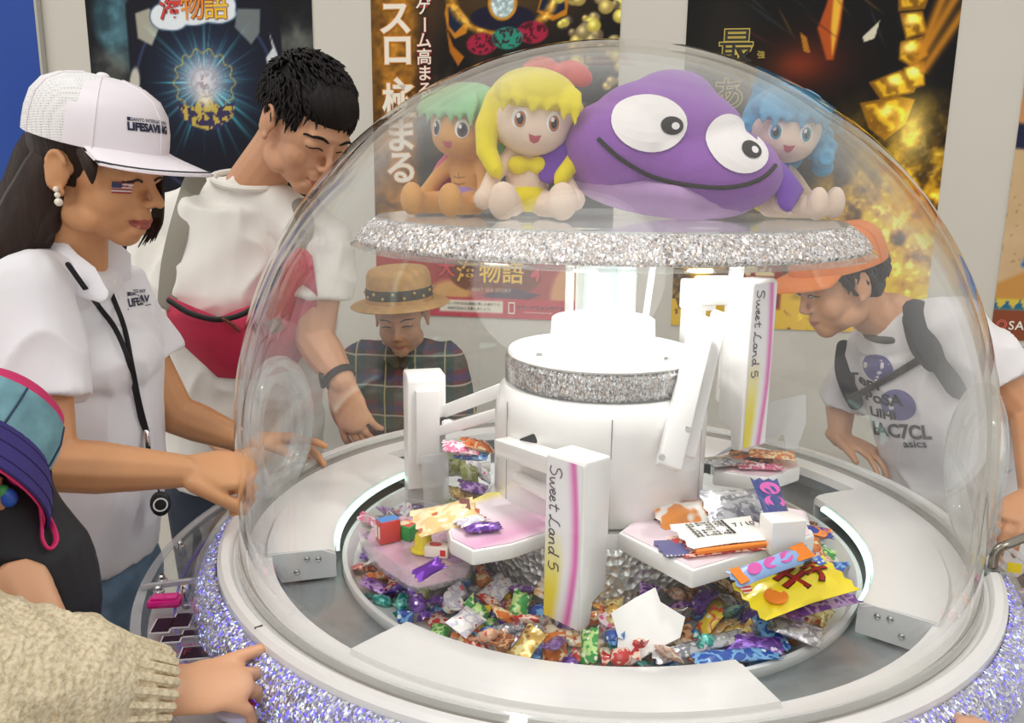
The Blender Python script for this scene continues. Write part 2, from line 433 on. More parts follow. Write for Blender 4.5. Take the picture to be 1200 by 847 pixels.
def poster(name, label, art, sL, sR, zB, zT, off=0.004):
    nx, ny = art.n; root = thing(name, label, 'poster', wall_pt((sL + sR) / 2, zB, off), 'posters on the back wall')
    og = ORG[root.name]
    S = np.linspace(sL, sR, nx); Z = np.linspace(zT, zB, ny); co = np.empty((ny, nx, 3))
    for i in range(3): co[..., i] = WA[i] + WD[i] * S[None, :] + WN[i] * off - og[i]
    co[..., 2] = Z[:, None] - og[2]
    idx = np.arange(nx * ny).reshape(ny, nx); fs = np.stack([idx[1:, :-1], idx[1:, 1:], idx[:-1, 1:], idx[:-1, :-1]], -1).reshape(-1, 4)
    me = bpy.data.meshes.new('printed_sheet'); me.from_pydata(co.reshape(-1, 3).tolist(), [], fs.tolist())
    lin = np.where(art.c <= .04045, art.c / 12.92, ((art.c + .055) / 1.055) ** 2.4).reshape(-1, 3)
    a = me.color_attributes.new('print', 'FLOAT_COLOR', 'POINT'); a.data.foreach_set('color', np.concatenate([lin, np.ones((len(lin), 1))], 1).astype('f').ravel())
    me.materials.append(attr_mat('poster_print', 0.6, 0.0)); put('printed_sheet', me, root)
    b = MB(); b.box(wall_pt((sL + sR) / 2, (zB + zT) / 2, off / 2 - .0006), (sR - sL, zT - zB, off - .0014), WM); b.build('backing', pm('poster_edge', '#e8e4da', .6), root)
    def F(px, py, o=0.0012):                      # print coordinates -> frame on the sheet
        u = (px - art.x[0, 0]) / (art.x[0, -1] - art.x[0, 0]); v = (py - art.y[0, 0]) / (art.y[-1, 0] - art.y[0, 0])
        return M4(wall_pt(sL + (sR - sL) * u, zT + (zB - zT) * v, off + o), WM)
    k = (sR - sL) / (art.x[0, -1] - art.x[0, 0])
    return root, F, k
zB = wall_hit(600, 373)[1]; PH = 1.03
ink = lambda n, c, r=.4: pm('ink_' + n, c, r, coat=.2)
def edges(pxl, pxr, y=150): return wall_hit(pxl, y)[0], wall_hit(pxr, y)[0]

# poster: dark sheet with a starburst
sL, sR = edges(105.5, 368, 60)
A = Art(104, 366, -37, 344, 176, 250, '#0b0d12')
n1 = A.noise(24, 1)
A.blend(A.disc(170, 22, 58, 60, 10), '#2b4650'); A.addc(A.disc(170, 22, 56, 58, 12) * (A.noise(14, 2) - .35) * .9, '#6c97a0'); A.blend(A.glow(200, 40, 40, 60) * .75, '#0a0e14')
for cx, cy, rx, ry in ((118, 62, 18, 14), (135, 75, 22, 18), (115, 85, 20, 14), (345, 40, 26, 22), (330, 58, 18, 14), (355, 65, 20, 20)):
    A.blend(A.glow(cx, cy, rx, ry) * np.clip(n1 * 2.2 - .6, 0, 1) * .65, '#8a8b80')
body = A.poly([(152, 8), (160, 0), (310, 0), (322, 12), (330, 40), (331, 80), (322, 130), (316, 190), (300, 240), (270, 270), (215, 270), (180, 240), (160, 190), (152, 110)], 2)
A.blend(body, '#0d0e18'); A.addc(body * A.glow(240, 80, 80, 90) * .22, '#2c3566')
A.addc(np.clip(1 - np.abs(np.hypot((A.x - 240) / 84, (A.y - 110) / 102) - 1) * 30, 0, 1) * body * .5, '#4a5580')
A.blend(A.poly([(163, 18), (180, 13), (192, 30), (180, 52), (164, 44)], 2), '#a8a595'); A.blend(A.poly([(282, 15), (308, 16), (306, 40), (296, 52), (278, 34)], 2), '#6f7677')
A.blend(A.poly([(317, 40), (325, 62), (326, 78), (315, 82), (312, 66), (320, 56)], 1.5), '#cfd3d6'); A.blend(A.disc(156, 92, 6, 17, 2, .15), '#c5c0b2')
ang = np.arctan2(A.y - 92, A.x - 239); rad = np.hypot(A.x - 239, A.y - 92)
rays = np.zeros_like(ang); rs = np.random.RandomState(5)
for i in range(70):
    a0 = rs.uniform(-PI, PI); wv = rs.uniform(.006, .03); L = rs.uniform(45, 100) * (1.0 if abs(math.sin(a0)) > .4 else .75)
    dd = np.abs((ang - a0 + PI) % (2 * PI) - PI); rays += np.exp(-(dd / wv) ** 2) * np.clip(1 - rad / L, 0, 1) * rs.uniform(.4, 1)
A.addc(rays * .95 * np.clip(rad / 25, 0, 1), '#3fb6ae'); A.addc(A.glow(239, 92, 42) * .55, '#2a6f86'); A.blend(A.glow(238, 90, 25), '#e9e4ea')
sc = 34 + 2.5 * np.cos(ang * 14)
A.blend(np.clip(1 - np.abs(rad - sc) / 1.4, 0, 1) * .9, '#c9b45a')
low = A.poly([(205, 112), (222, 118), (239, 104), (256, 118), (274, 112), (270, 128), (256, 140), (240, 143), (222, 138), (208, 128)], 1.5)
A.blend(low, '#3b3358'); A.blend(low * (A.noise(5, 9) > .52), '#c6ae4d'); A.blend(A.glow(239, 108, 9, 9), '#f4eddd')
A.blend(np.clip(1 - np.abs(rad - 15) / 1.2, 0, 1) * .6, '#a89a94'); A.blend((A.glow(240, 92, 12) * (A.noise(4, 12) > .55)) * .7, '#8d7d84')
A.blend(A.rect(150, 205, 330, 260, 20) * (A.noise(9, 8, o=5) > .55) * .35, '#5b5560')
for cx, cy, rx, ry in ((196, 22, 15, 13), (212, 12, 20, 16), (235, 8, 26, 17), (262, 12, 18, 17), (206, 28, 16, 8), (230, 22, 22, 9), (258, 20, 22, 9)): A.blend(A.disc(cx, cy, rx + 1.5, ry + 1.5, 1.5), '#3a5a78')
for cx, cy, rx, ry in ((196, 22, 15, 13), (212, 12, 20, 16), (235, 8, 26, 17), (262, 12, 18, 17), (206, 28, 16, 8), (230, 22, 22, 9), (258, 20, 22, 9)): A.blend(A.disc(cx, cy, rx, ry, 1.5), '#e8eef2')
P1, F1, k1 = poster('wall_poster', 'dark poster with a teal starburst and a colourful cloud logo behind the cap', A, sL, sR, zB, zB + PH)
for ch, x, c, c2 in (('海', 206, '#d8342a', '#7d1d18'), ('物', 231, '#e88a1c', '#8a3c10'), ('語', 258, '#f0c21c', '#b0481a')):
    text('lettering', ch, 29 * k1, F1(x, 14), ink('l' + ch + 'b', c2), P1, bold=.0022); text('lettering', ch, 29 * k1, F1(x, 14, .002), ink('l' + ch, c), P1, bold=.0006)

# poster: gold and black sheet with vertical lettering, red foot
sL, sR = edges(436, 726, 60)
A = Art(433, 725, -42, 376, 196, 280, '#0d0a0a')
n = A.noise(9, 3, o=5)
strip = np.clip((498 - A.x) / 14, 0, 1)
A.blend(strip, '#3a2408'); A.addc(strip * (.25 + .8 * A.glow(462, 100, 26, 400)) * n * 1.0, '#c98a2a'); A.addc(A.glow(505, 60, 12, 160) * .25, '#70421a')
A.addc(A.glow(590, 10, 100, 40) * .35, '#b8801f')
A.blend(A.poly([(524, 14), (537, 16), (550, 32), (548, 46), (534, 52), (525, 40), (522, 24)], 1.5), '#c87f18'); A.blend(A.poly([(526, 17), (537, 19), (548, 33), (534, 46), (527, 38)], 1.5), '#101c38')
A.blend(A.poly([(634, 10), (660, -8), (668, -4), (664, 28), (648, 34), (630, 24)], 1.5), '#c87f18'); A.blend(A.poly([(636, 10), (660, -4), (662, 22), (650, 28), (632, 22)], 1.5), '#101c38')
A.blend(A.poly([(524, 40), (532, 60), (545, 72), (538, 82), (528, 66)], 1.5), '#b56a14')
ring = np.clip(1 - np.abs(np.hypot((A.x - 590) / 60, (A.y - 5) / 42) - 1) * 7, 0, 1) * (A.y > 0)
A.blend(ring, '#c98a22'); A.addc(ring * (A.noise(6, 5) - .4) * 1.4, '#fff0b0'); A.blend(A.disc(590, 30, 38, 14, 2), '#14122a')
A.blend(A.disc(590, 15, 17, 18, 1.5), '#d08e22'); A.blend(A.disc(590, 15, 13.5, 15, 1.5), '#9fb4b4'); A.addc(A.disc(590, 15, 13, 14, 1.5) * (A.noise(3, 6) - .4), '#ffffff')
for cx, cy, c in ((566, 58, '#a81f3e'), (625, 46, '#a81f3e'), (596, 52, '#2b8f78')): A.blend(A.disc(cx, cy, 18, 12, 2), c); A.blend(A.disc(cx, cy, 17, 11, 2) * (A.noise(4, 8) > .55) * .8, '#3a0d18')
for i in range(60):
    r_ = np.random.RandomState(i); cx = r_.uniform(655, 728); cy = r_.uniform(-40, 60) if i < 40 else r_.uniform(60, 130); rr = r_.uniform(4, 9)
    A.blend(A.disc(cx, cy, rr, rr * .85, 1.5), ['#6b5a44', '#a8924c', '#4c4038', '#8a7a52', '#c2b04a'][i % 5]); A.addc(A.glow(cx - 1.5, cy - 2, rr * .45) * .5, '#d8cf9a')
A.addc(A.rect(500, 75, 728, 250, 20) * np.clip(A.noise(16, 11) - .4, 0, 1) * .9, '#8a6a3a')
low = np.clip((A.y - 292) / 10, 0, 1); A.blend(low, '#a93a34'); A.blend(low * A.disc(690, 352, 38, 50, 6), '#d59a62'); A.blend(low * A.disc(530, 345, 26, 14, 6), '#d8a35e')
for cx, cy, rx, ry in ((560, 322, 34, 22), (600, 325, 40, 22)): A.blend(A.disc(cx, cy, rx, ry, 2), '#7a3a1a')
A.blend(A.poly([(568, 348), (600, 338), (640, 346), (626, 352), (575, 352)], 2), '#4a3048')
A.blend(A.rect(420, 352, 740, 380, 1), '#c32a3c'); A.blend(A.rect(514, 355, 594, 370, 1), '#e9dfcb')
P2, F2, k2 = poster('wall_poster', 'gold and black poster with large vertical lettering and a red foot', A, sL, sR, zB, zB + PH)
cream = ink('cream', '#f4ead6'); glow_i = ink('glow', '#d98a2a')
for i, ch in enumerate('海スロ、極まる'):
    y = [-10, 31, 66, 92, 124, 163, 200][i]; x = [461, 463, 465, 480, 466, 467, 468][i]
    text('lettering', ch, 42 * k2, F2(x, y), glow_i, P2, bold=.005); text('lettering', ch, 42 * k2, F2(x, y, .002), cream, P2, bold=.0022)
for i, ch in enumerate('毎ゲーム高まる'):
    y = 0 + i * 18.2; c2 = ink('redline', '#a3202a')
    F = F2(496.5 + i * .25, y)
    if ch == 'ー': F = F @ Matrix.Rotation(-PI / 2, 4, 'Z')
    text('lettering', ch, 19 * k2, F, c2, P2, bold=.0022); F = F.copy(); F.translation += WN * .001; text('lettering', ch, 19 * k2, F, cream, P2, bold=.0006)
for ch, x, y, sz, c, c2 in (('大', 523, 318, 22, '#d8404a', '#6e1418'), ('海', 549, 322, 28, '#e8b02a', '#5a2408'), ('物', 578, 322, 28, '#f0c030', '#5a2408'), ('語', 606, 322, 28, '#f0c030', '#5a2408'), ('4', 634, 322, 24, '#d8404a', '#6e1418')):
    text('lettering', ch, sz * k2, F2(x, y), ink('k' + ch, c2), P2, bold=.0035); text('lettering', ch, sz * k2, F2(x, y, .002), ink('j' + ch, c), P2, bold=.0012)
text('lettering', 'GREAT SEA STORY', 6.5 * k2, F2(577, 342, .0016), ink('pale', '#e4b890'), P2)
tx = ink('black', '#1c1612')
text('caption', 'パチンコ・パチスロは適度に楽しむ遊びです。', 3.9 * k2, F2(553, 359.5), tx, P2, bold=.0001); text('caption', 'のめり込みに注意しましょう。', 4.1 * k2, F2(553, 365.5), tx, P2, bold=.0001)
text('caption', 'スマートフォンサイト', 6 * k2, F2(640, 362), tx, P2, bold=.0004); text('caption', 'http://www.sanyobussan.co.jp', 2.8 * k2, F2(638, 367.5), ink('white', '#f6ece0'), P2)
b = MB(); F = F2(605, 363)
for x0, y0, dx, dy in ((0, 6.5, 8, 1.6), (0, -6.5, 8, 1.6), (-3.5, 0, 1.2, 14), (3.5, 0, 1.2, 14)): b.box(F @ Vector((x0 * k2, y0 * k2, 0)), (dx * k2, dy * k2, .0006), WM)
b.build('phone_icon', ink('white', '#f6ece0'), P2, smooth=False)

# poster: black sheet with golden plates and flames
sL, sR = edges(803, 1120, 60)
A = Art(800, 1121, -68, 398, 212, 300, '#0b0907')
n = A.noise(20, 21, o=5); n2 = A.noise(8, 22, o=5)
A.addc(A.glow(850, 40, 40, 80) * .16, '#8a8068'); A.blend(A.glow(842, 130, 70, 60) * n * .5, '#8a7a3a')
A.blend(A.glow(950, 70, 50, 34) * .75, '#6a2410'); A.addc(A.glow(935, 72, 26, 16) * .25, '#b04a1a')
fl = A.poly([(976, -40), (986, -6), (985, 30), (980, 66), (972, 66), (962, 40), (958, 30), (966, 4)], 3)
A.blend(fl, '#b5501a'); A.blend(A.poly([(976, -40), (984, 0), (982, 30), (978, 60), (974, 30), (974, 0)], 3), '#f2b83a')
for q in range(26):
    r_ = np.random.RandomState(q + 50); x0 = r_.uniform(870, 1040); y0 = r_.uniform(-50, 40); L = r_.uniform(12, 32); th = r_.uniform(.3, 1.2)
    A.blend(A.disc(x0, y0, L, 1.1, 1, th) * .55, ['#39424c', '#5a2018', '#1c2838', '#7a5a26'][q % 4])
A.blend(A.poly([(1012, 40), (1030, 22), (1026, 42), (1014, 46)], 1), '#d9d2b8'); A.blend(A.poly([(938, 34), (946, 40), (952, 58), (944, 56)], 1), '#b4741c')
# plates
for P_ in ([(1046, -30), (1070, -40), (1088, -20), (1080, 10), (1050, 12)], [(1052, 14), (1078, 12), (1086, 36), (1062, 44)], [(1056, 46), (1080, 40), (1090, 62), (1070, 74), (1056, 66)], [(1024, 92), (1060, 78), (1084, 88), (1078, 104), (1040, 112)], [(1016, 116), (1060, 108), (1080, 112), (1072, 140), (1050, 160), (1030, 146)], [(1062, 76), (1086, 68), (1090, 96), (1074, 100)]):
    m = A.poly(P_, 1.5); A.blend(m, '#8a5c0e'); cx = sum(p[0] for p in P_) / len(P_); cy = sum(p[1] for p in P_) / len(P_)
    A.blend(A.poly([(cx + (x - cx) * .82, cy + (y - cy) * .82) for x, y in P_], 1.5) * np.clip(.5 + .8 * np.sin((A.x - A.y) * .22 + n2 * 5), 0, 1), '#e8b422'); A.addc(A.glow(cx - 3, cy - 5, 8, 6) * .8, '#fff0a0')
for x0, y0, x1, y1 in ((1075, 75, 1122, -20), (1085, 80, 1126, 10), (1080, 60, 1112, -45)):
    L = math.hypot(x1 - x0, y1 - y0); t = ((A.x - x0) * (x1 - x0) + (A.y - y0) * (y1 - y0)) / L / L; dd = np.abs((A.x - x0) * (y1 - y0) - (A.y - y0) * (x1 - x0)) / L
    A.blend(np.exp(-(dd / 6) ** 2) * (t > 0) * (t < 1.2) * .85, '#d58a1e')
fire = np.clip((A.y - 95) / 120, 0, 1) * np.clip((A.x - 960) / 120, 0, 1) + np.clip((A.y - 190) / 90, 0, 1)
A.blend(fire * np.clip(n * 1.9 - .25, 0, 1), '#d08e16'); A.blend(fire * np.clip(n * 2.6 - 1.05, 0, 1), '#f2cc2c'); A.addc(fire * np.clip(n2 * 2.2 - 1.2, 0, 1) * .6, '#fff0a0'); A.blend(fire * np.clip(.62 - n * 1.4, 0, 1), '#2a1806')
A.addc(A.glow(1080, 150, 22, 40) * .8, '#ffe27a')
foot = np.clip((A.y - 345) / 16, 0, 1); A.blend(foot * (A.noise(18, 30) > .38), '#e8bc1c')
A.blend(A.rect(880, 300, 940, 372, 4), '#8c1c12'); A.blend(A.rect(884, 306, 930, 330, 2) * (A.noise(7, 31) > .5), '#e0d0a0')
P3, F3, k3 = poster('wall_poster', 'black poster with golden armour plates and yellow flames above the right hand boy', A, sL, sR, zB, zB + PH)
gold = ink('gold', '#d0b84a')
for ch, x, y, sz in (('最', 862, 52, 44), ('あ', 856, 108, 42)):
    text('lettering', ch, sz * k3, F3(x, y), gold, P3, bold=.003); text('lettering', ch, sz * k3, F3(x, y, .002), tx, P3, bold=.0004)
text('lettering', '強', 10 * k3, F3(893, 60), gold, P3)

# poster: beach scene cut by the right edge of the picture
sL = wall_hit(1198, 110)[0]; sR = sL + .728
A = Art(0, 300, 0, 412, 150, 206, '#d2b48a')
n = A.noise(30, 41, o=5); A.blend(np.clip(n * 1.4 - .4, 0, 1) * .5, '#b8946a'); A.blend((A.noise(2.5, 42, o=2) > .8) * .5, '#8a6a48')
A.blend(A.poly([(-5, 60), (60, 40), (80, 130), (20, 170), (-5, 150)], 4), '#8a3c24'); A.blend(A.poly([(-5, 140), (30, 150), (120, 180), (110, 220), (20, 190), (-5, 185)], 4), '#c98c58')
A.blend(A.poly([(-5, 180), (60, 190), (58, 214), (-5, 206)], 3), '#1e2440')
A.blend(A.poly([(22, 330), (34, 290), (90, 250), (200, 260), (210, 340), (60, 345)], 3), '#2f63a8'); A.blend(A.poly([(22, 330), (34, 290), (90, 250), (200, 260), (210, 340), (60, 345)], 3) * (A.noise(7, 44) > .56), '#5f9ad0')
A.blend(A.poly([(-5, 352), (40, 330), (140, 310), (280, 330), (300, 366), (-5, 372)], 5), '#c9904a')
A.blend((A.y > 375) * 1.0, '#8c4a2e')
tri = np.abs(((A.x / 13) % 1) - .5) * 2 * 12; A.blend(A.rect(-5, 366, 310, 378, .8), '#d8c04a'); A.blend(A.rect(-5, 366, 310, 378, .8) * ((378 - A.y) < tri * .9), '#2a6a8c')
P4, F4, k4 = poster('wall_poster', 'sandy beach poster with a brown foot cut by the right edge', A, sL, sR, zB - .005, zB + PH - .005)
text('lettering', 'SANYO', 14 * k4, F4(42, 396), ink('white', '#f6ece0'), P4, bold=.0004, space=1.1)
text('lettering', '◎', 15 * k4, F4(10, 396), ink('logo', '#d8685a'), P4)
# ================================================================== the candy crane machine
MC = thing('candy_crane_machine', 'round white candy crane machine under a big clear dome', 'arcade machine')
white = pm('machine_white', '#ebe9e6', 0.28, coat=0.35, vary=0.015)
white2 = pm('machine_satin', '#e0dedb', 0.4, coat=0.1)
steel = pm('brushed_steel', '#aab0b2', 0.38, metal=0.75, vary=0.08, vscale=30)
chrome = pm('chrome', '#d0d0d0', 0.12, metal=1.0)
black = pm('black_plastic', '#141414', 0.45)
acryl = clear('clear_acrylic', (0.975, 0.985, 0.985), 0.03, 1.42, 0.8, haze=0.02)
domem = clear('clear_dome', (0.996, 0.998, 0.996), 0.01, 1.40, 1.05)
ringm = clear('clear_ring', (0.93, 0.94, 0.93), 0.08, 1.55, 1.4, haze=0.17)
frost = clear('frosted_tube', (0.90, 0.95, 0.94), 0.15, 1.45, 1.0, haze=0.28, hazecol=(0.86, 0.93, 0.92))
def L(pr): return [(r, z + ZD) for r, z in pr]
# cabinet
b = MB(); b.lathe([(0, .02), (.46, .02), (.48, .06), (.48, .12), (.53, .16), (.55, .80), (.575, .86), (.60, .86), (.60, .885), (0, .885)], 96, closed=False); b.build('cabinet', white2, MC)
b = MB(); b.lathe([(0, 0), (.44, 0), (.44, .025), (0, .025)], 64, closed=False); b.build('plinth', black, MC)
# counter of clear acrylic round the machine
b = MB(); b.lathe(L([(.598, -.072), (.70, -.072), (.706, -.066), (.706, -.060), (.70, -.056), (.598, -.056)]), 128); counter = b.build('counter', acryl, MC)
b = MB(); b.lathe(L([(.690, -.0555), (.7035, -.0555), (.7035, -.0535), (.690, -.0535)]), 128); b.build('counter_edge', clear('edge_strip', (.9, .9, .92), .1, 1.5, 1, haze=.2), counter)
def arc_poly(r0, r1, a0, a1, n=14): return [(r1 * math.cos(R_(a0 + (a1 - a0) * i / n)), r1 * math.sin(R_(a0 + (a1 - a0) * i / n))) for i in range(n + 1)] + [(r0 * math.cos(R_(a1 + (a0 - a1) * i / n)), r0 * math.sin(R_(a1 + (a0 - a1) * i / n))) for i in range(n + 1)]
cpan = pm('panel_white', '#dcd6d4', 0.35, coat=.3)
for a0, a1 in ((-166, -122), (-80, -18)):
    b = MB(); b.prism(arc_poly(.60, .684, a0, a1), .006, c=(0, 0, ZD - .083)); b.build('control_panel', cpan, MC)
b = MB(); b.lathe(L([(.645, -.0550), (.649, -.0550), (.649, -.0540), (.645, -.0540)]), 128, a0=-200, a1=-100); b.build('counter_groove', clear('groove_violet', (.55, .5, .95), .2, 1.4, 1, haze=.15, hazecol=(.5, .45, .9)), MC)
# divider bar, bolts, buttons and displays on the left part of the counter
zt = -.0535
p0 = atz(166, 691, zt); p1 = atz(236, 682, zt); d = (p1 - p0); b = MB(); b.box((p0 + p1) / 2 + Vector((0, 0, .004)), (d.length, .008, .008), Matrix.Rotation(math.atan2(d.y, d.x), 3, 'Z'), bev=.001); b.build('divider_bar', pm('bar_silver', '#d8dade', .25, metal=.6), MC)
for px, py in ((211, 641), (190, 681), (186, 694)):
    p = atz(px, py, zt); b = MB(); b.lathe([(0, 0), (.008, 0), (.008, .003), (.005, .004), (.005, .009), (.003, .011), (0, .011)], 16, c=p, closed=False); b.build('counter_bolt', chrome, MC)
pbtn = pm('magenta_plastic', '#e0218c', 0.25, coat=.5)
p = atz(194, 709, zt); Mz = Matrix.Rotation(R_(8), 3, 'Z'); b = MB(); b.box(p + Vector((0, 0, .006)), (.047, .026, .012), Mz, bev=.005); b.box(p + Vector((0, 0, .013)), (.036, .018, .004), Mz, bev=.0018); b.build('button', pbtn, MC)
p = atz(218, 712, zt); b = MB(); b.lathe([(0, 0), (.006, 0), (.006, .006), (.004, .007), (.004, .022), (.0055, .023), (.0055, .034), (.004, .036), (0, .036)], 16, c=p, closed=False); b.build('chrome_stud', chrome, MC)
disp = pm('display_dark', '#2e1228', 0.5, spec=.2); dfr = pm('display_frame', '#e9e2e6', .4); segm = pm('display_red', '#7c2440', .5)
for px, py, wx, wy, an in ((191, 733, .022, .036, 8), (214, 727, .022, .036, 8), (201, 749, .022, .014, 10), (225, 742, .022, .014, 10), (230, 765, .036, .026, 10)):
    p = atz(px, py, zt + .001); Mz = Matrix.Rotation(R_(an), 3, 'Z')
    b = MB(); b.box(p, (wx + .004, wy + .004, .0016), Mz); f = b.build('display', dfr, MC, smooth=False)
    b = MB(); b.box(p + Vector((0, 0, .001)), (wx, wy, .0012), Mz); b.build('screen', disp, f, smooth=False)
    if wx > .03: text('digits', 'F  L', .022, M4(p + Vector((0, 0, .0018)), Mz), segm, f)
vio = pm('ink_violet', '#c2408c', .5)
for px, py, t_ in ((222, 756, 'PLAY'), (208, 764, 'PLAY'), (222, 779, 'CREDIT')): text('lettering', t_, .008, M4(atz(px, py, zt + .0006), Matrix.Rotation(R_(10), 3, 'Z')), vio, MC, bold=.0002)
text('lettering', 'SELECT', .0075, M4(atz(272, 838, zt + .0006), Matrix.Rotation(R_(12), 3, 'Z')), vio, MC)
for px, py in ((288, 826), (1187, 789)):
    p = atz(px, py, zt); b = MB(); b.lathe([(0, 0), (.034, 0), (.034, .006), (.028, .009), (.022, .006), (0, .006)], 32, c=p, closed=False); f = b.build('round_button', pm('ring_lilac', '#d6d2e6', .3, coat=.4), MC)
    b = MB(); b.lathe([(0, .006), (.020, .006), (.019, .011), (.013, .014), (0, .0145)], 24, c=p, closed=False); b.build('button_cap', pm('cap_pink', '#d83a66', .3, coat=.4), f)
    b = MB(); b.lathe([(.008, .0138), (.012, .0140), (.012, .0152), (.008, .0152)], 24, c=p); b.build('button_ring', pm('cap_white', '#f2eaf0', .3), f)
# glitter
def glitter(name, prof, n, m, jit, seed, mats, probs, parent):
    """band of crumpled foil: a fine jittered triangle strip, every facet its own tilt"""
    rs = random.Random(seed); mb = MB(); P = [Vector((r, 0, z)) for r, z in prof]
    seg = [0]
    for i in range(1, len(P)): seg.append(seg[-1] + (P[i] - P[i - 1]).length)
    def at(t):
        d = t * seg[-1]
        for i in range(1, len(P)):
            if d <= seg[i] + 1e-9: k = (d - seg[i - 1]) / max(1e-9, seg[i] - seg[i - 1]); return P[i - 1].lerp(P[i], k)
        return P[-1]
    vs = []
    for i in range(m + 1):
        q = at(i / m)
        for j in range(n):
            a = 2 * PI * (j + .5 * (i % 2) + rs.uniform(-.25, .25) * (0 < i < m)) / n; r = q.x + rs.uniform(-jit, jit); z = q.z + rs.uniform(-jit, jit) * (.8 if 0 < i < m else 0.1)
            vs.append((r * math.cos(a), r * math.sin(a), z + ZD))
    fs = []
    for i in range(m):
        for j in range(n):
            a = i * n + j; b_ = i * n + (j + 1) % n; c = a + n; d = b_ + n
            if i % 2 == 0: fs += [(a, b_, c), (b_, d, c)]
            else: fs += [(a, d, c), (a, b_, d)]
    mb.add(vs, fs); mb.m = [rs.choices(range(len(mats)), probs)[0] for _ in fs]
    return mb.build(name, mats, parent, smooth=False)
foil = pm('foil_silver', '#d9d6d6', 0.2, metal=0.85); foil2 = pm('foil_grey', '#8f8c94', 0.25, metal=0.9); foilw = pm('foil_white', '#f2efee', 0.45, metal=0.2)
foilb = pm('foil_led_tint', '#a9a4dc', 0.25, metal=0.7); foilg = pm('foil_warm', '#cbb9ac', 0.22, metal=0.9)  # violet chips hold the LED glow on silver foil in their colour
led = pm('led_blue', '#5a4cff', 0.4, emit=1.6); ledw = pm('led_ice', '#bcd4ff', 0.4, emit=2.2)
glitter('glitter_ring', [(.590, -.004), (.604, -.012), (.616, -.030), (.622, -.055)], 1500, 20, .0015, 3, [foil, foil2, foilw, foilb, led, ledw], [24, 8, 18, 40, 7, 3], MC)
b = MB(); b.lathe(L([(.595, .001), (.610, -.008), (.622, -.028), (.628, -.056), (.630, -.056), (.625, -.027), (.612, -.006), (.596, .003)]), 128); b.build('glitter_cover', acryl, MC)
# deck rim, plates and the wells between them
b = MB(); b.lathe(L([(.512, -.006), (.545, -.004), (.566, .000), (.572, .008), (.582, .009), (.588, .004), (.590, -.022), (.512, -.022)]), 128); b.build('deck_rim', white, MC)
b = MB(); b.lathe(L([(.548, -.0035), (.560, -.0015), (.560, .0022), (.548, .0022)]), 128); b.build('dome_seat', pm('seal_grey', '#9b968f', .5), MC)
for a0 in range(6):
    a = -101 + a0 * 60 + 21; b = MB(); b.box(pol(.579, a, .0085), (.010, .0016, .003), Matrix.Rotation(R_(a), 3, 'Z')); b.build('rim_seam', pm('seam_dark', '#55504a', .6), MC, smooth=False)
b = MB(); b.lathe(L([(.405, -.052), (.538, -.052), (.538, -.010), (.541, -.010), (.541, -.056), (.405, -.056)]), 96); b.build('well_ring', steel, MC)
plates = []
for c0 in (-101, -191, -11, 79):
    hw = 28; b = MB(); n = 24; pr = [(.518, .0), (.47, -.001), (.428, -.004), (.421, -.008), (.419, -.020), (.422, -.020), (.425, -.010), (.47, -.007), (.518, -.007)]
    b.lathe(L(pr), 24, a0=c0 - hw, a1=c0 + hw); pl = b.build('deck_plate', white, MC)
    for sgn in (-1, 1):                                              # side skirts going down into the well, with their bolts
        a = c0 + sgn * hw; tdir = Vector((-math.sin(R_(a)), math.cos(R_(a)), 0)) * sgn; rad = Vector((math.cos(R_(a)), math.sin(R_(a)), 0))
        F = Matrix((rad, Vector((0, 0, 1)), rad.cross(Vector((0, 0, 1))))).transposed()
        b = MB(); b.prism([(.42, -.048), (.50, -.048), (.517, -.012), (.517, -.002), (.44, -.003), (.42, -.012)], .003, F, c=Vector((0, 0, ZD)) - F.col[2] * .0015); b.build('side_skirt', pm('skirt_white', '#dfe1e2', .4), pl, smooth=False)
        for rr, zz in ((.446, -.016), (.462, -.014), (.478, -.033)):
            b = MB(); b.lathe([(0, 0), (.0045, 0), (.0040, .002), (.0018, .0034), (0, .0036)], 12, c=Vector((0, 0, ZD)) + rad * rr + Vector((0, 0, zz)) + tdir * .0015, M=frame(tdir), closed=False); b.build('bolt', chrome, pl)
    b = MB(); b.lathe(L([(.4125, -.021), (.418, -.021), (.418, -.013), (.4125, -.016)]), 24, a0=c0 - hw + 4, a1=c0 + hw - 4); b.build('light_strip', pm('led_strip', '#d6fff4', .4, emit=1.3), pl)
# turning dish
b = MB(); b.lathe(L([(.150, -.062), (.376, -.062), (.392, -.055), (.398, -.042), (.402, -.036), (.409, -.036), (.411, -.042), (.404, -.060), (.376, -.070), (.150, -.070)]), 128); b.build('turning_dish', pm('dish_white', '#dcdedb', .35, coat=.2), MC)
# centre
b = MB(); b.lathe(L([(.0, .045), (.172, .045), (.180, .030), (.180, -.13), (.0, -.13)]), 80, closed=False); b.build('centre_base', white2, MC)
mir = base('dimpled_mirror'); m_, t_, bs_ = mir
vo = t_.new('ShaderNodeTexVoronoi'); vo.inputs['Scale'].default_value = 95; t_.link(t_.coord('Object'), vo.inputs['Vector']); t_.link(t_.bump(vo.outputs['Distance'], 1.0, .006), bs_.inputs['Normal']); bs_.inputs['Metallic'].default_value = .9; bs_.inputs['Roughness'].default_value = .32; bs_.inputs['Metallic'].default_value = .6; bs_.inputs['Base Color'].default_value = (.9, .92, .9, 1)
b = MB(); b.lathe(L([(.182, -.055), (.191, -.05), (.191, .022), (.182, .028)]), 96); b.build('dimpled_band', m_, MC)
b = MB(); b.lathe(L([(0, .05), (.163, .05), (.167, .056), (.167, .185), (.160, .222), (.150, .232), (0, .232)]), 96, closed=False); drum = b.build('drum', white, MC)
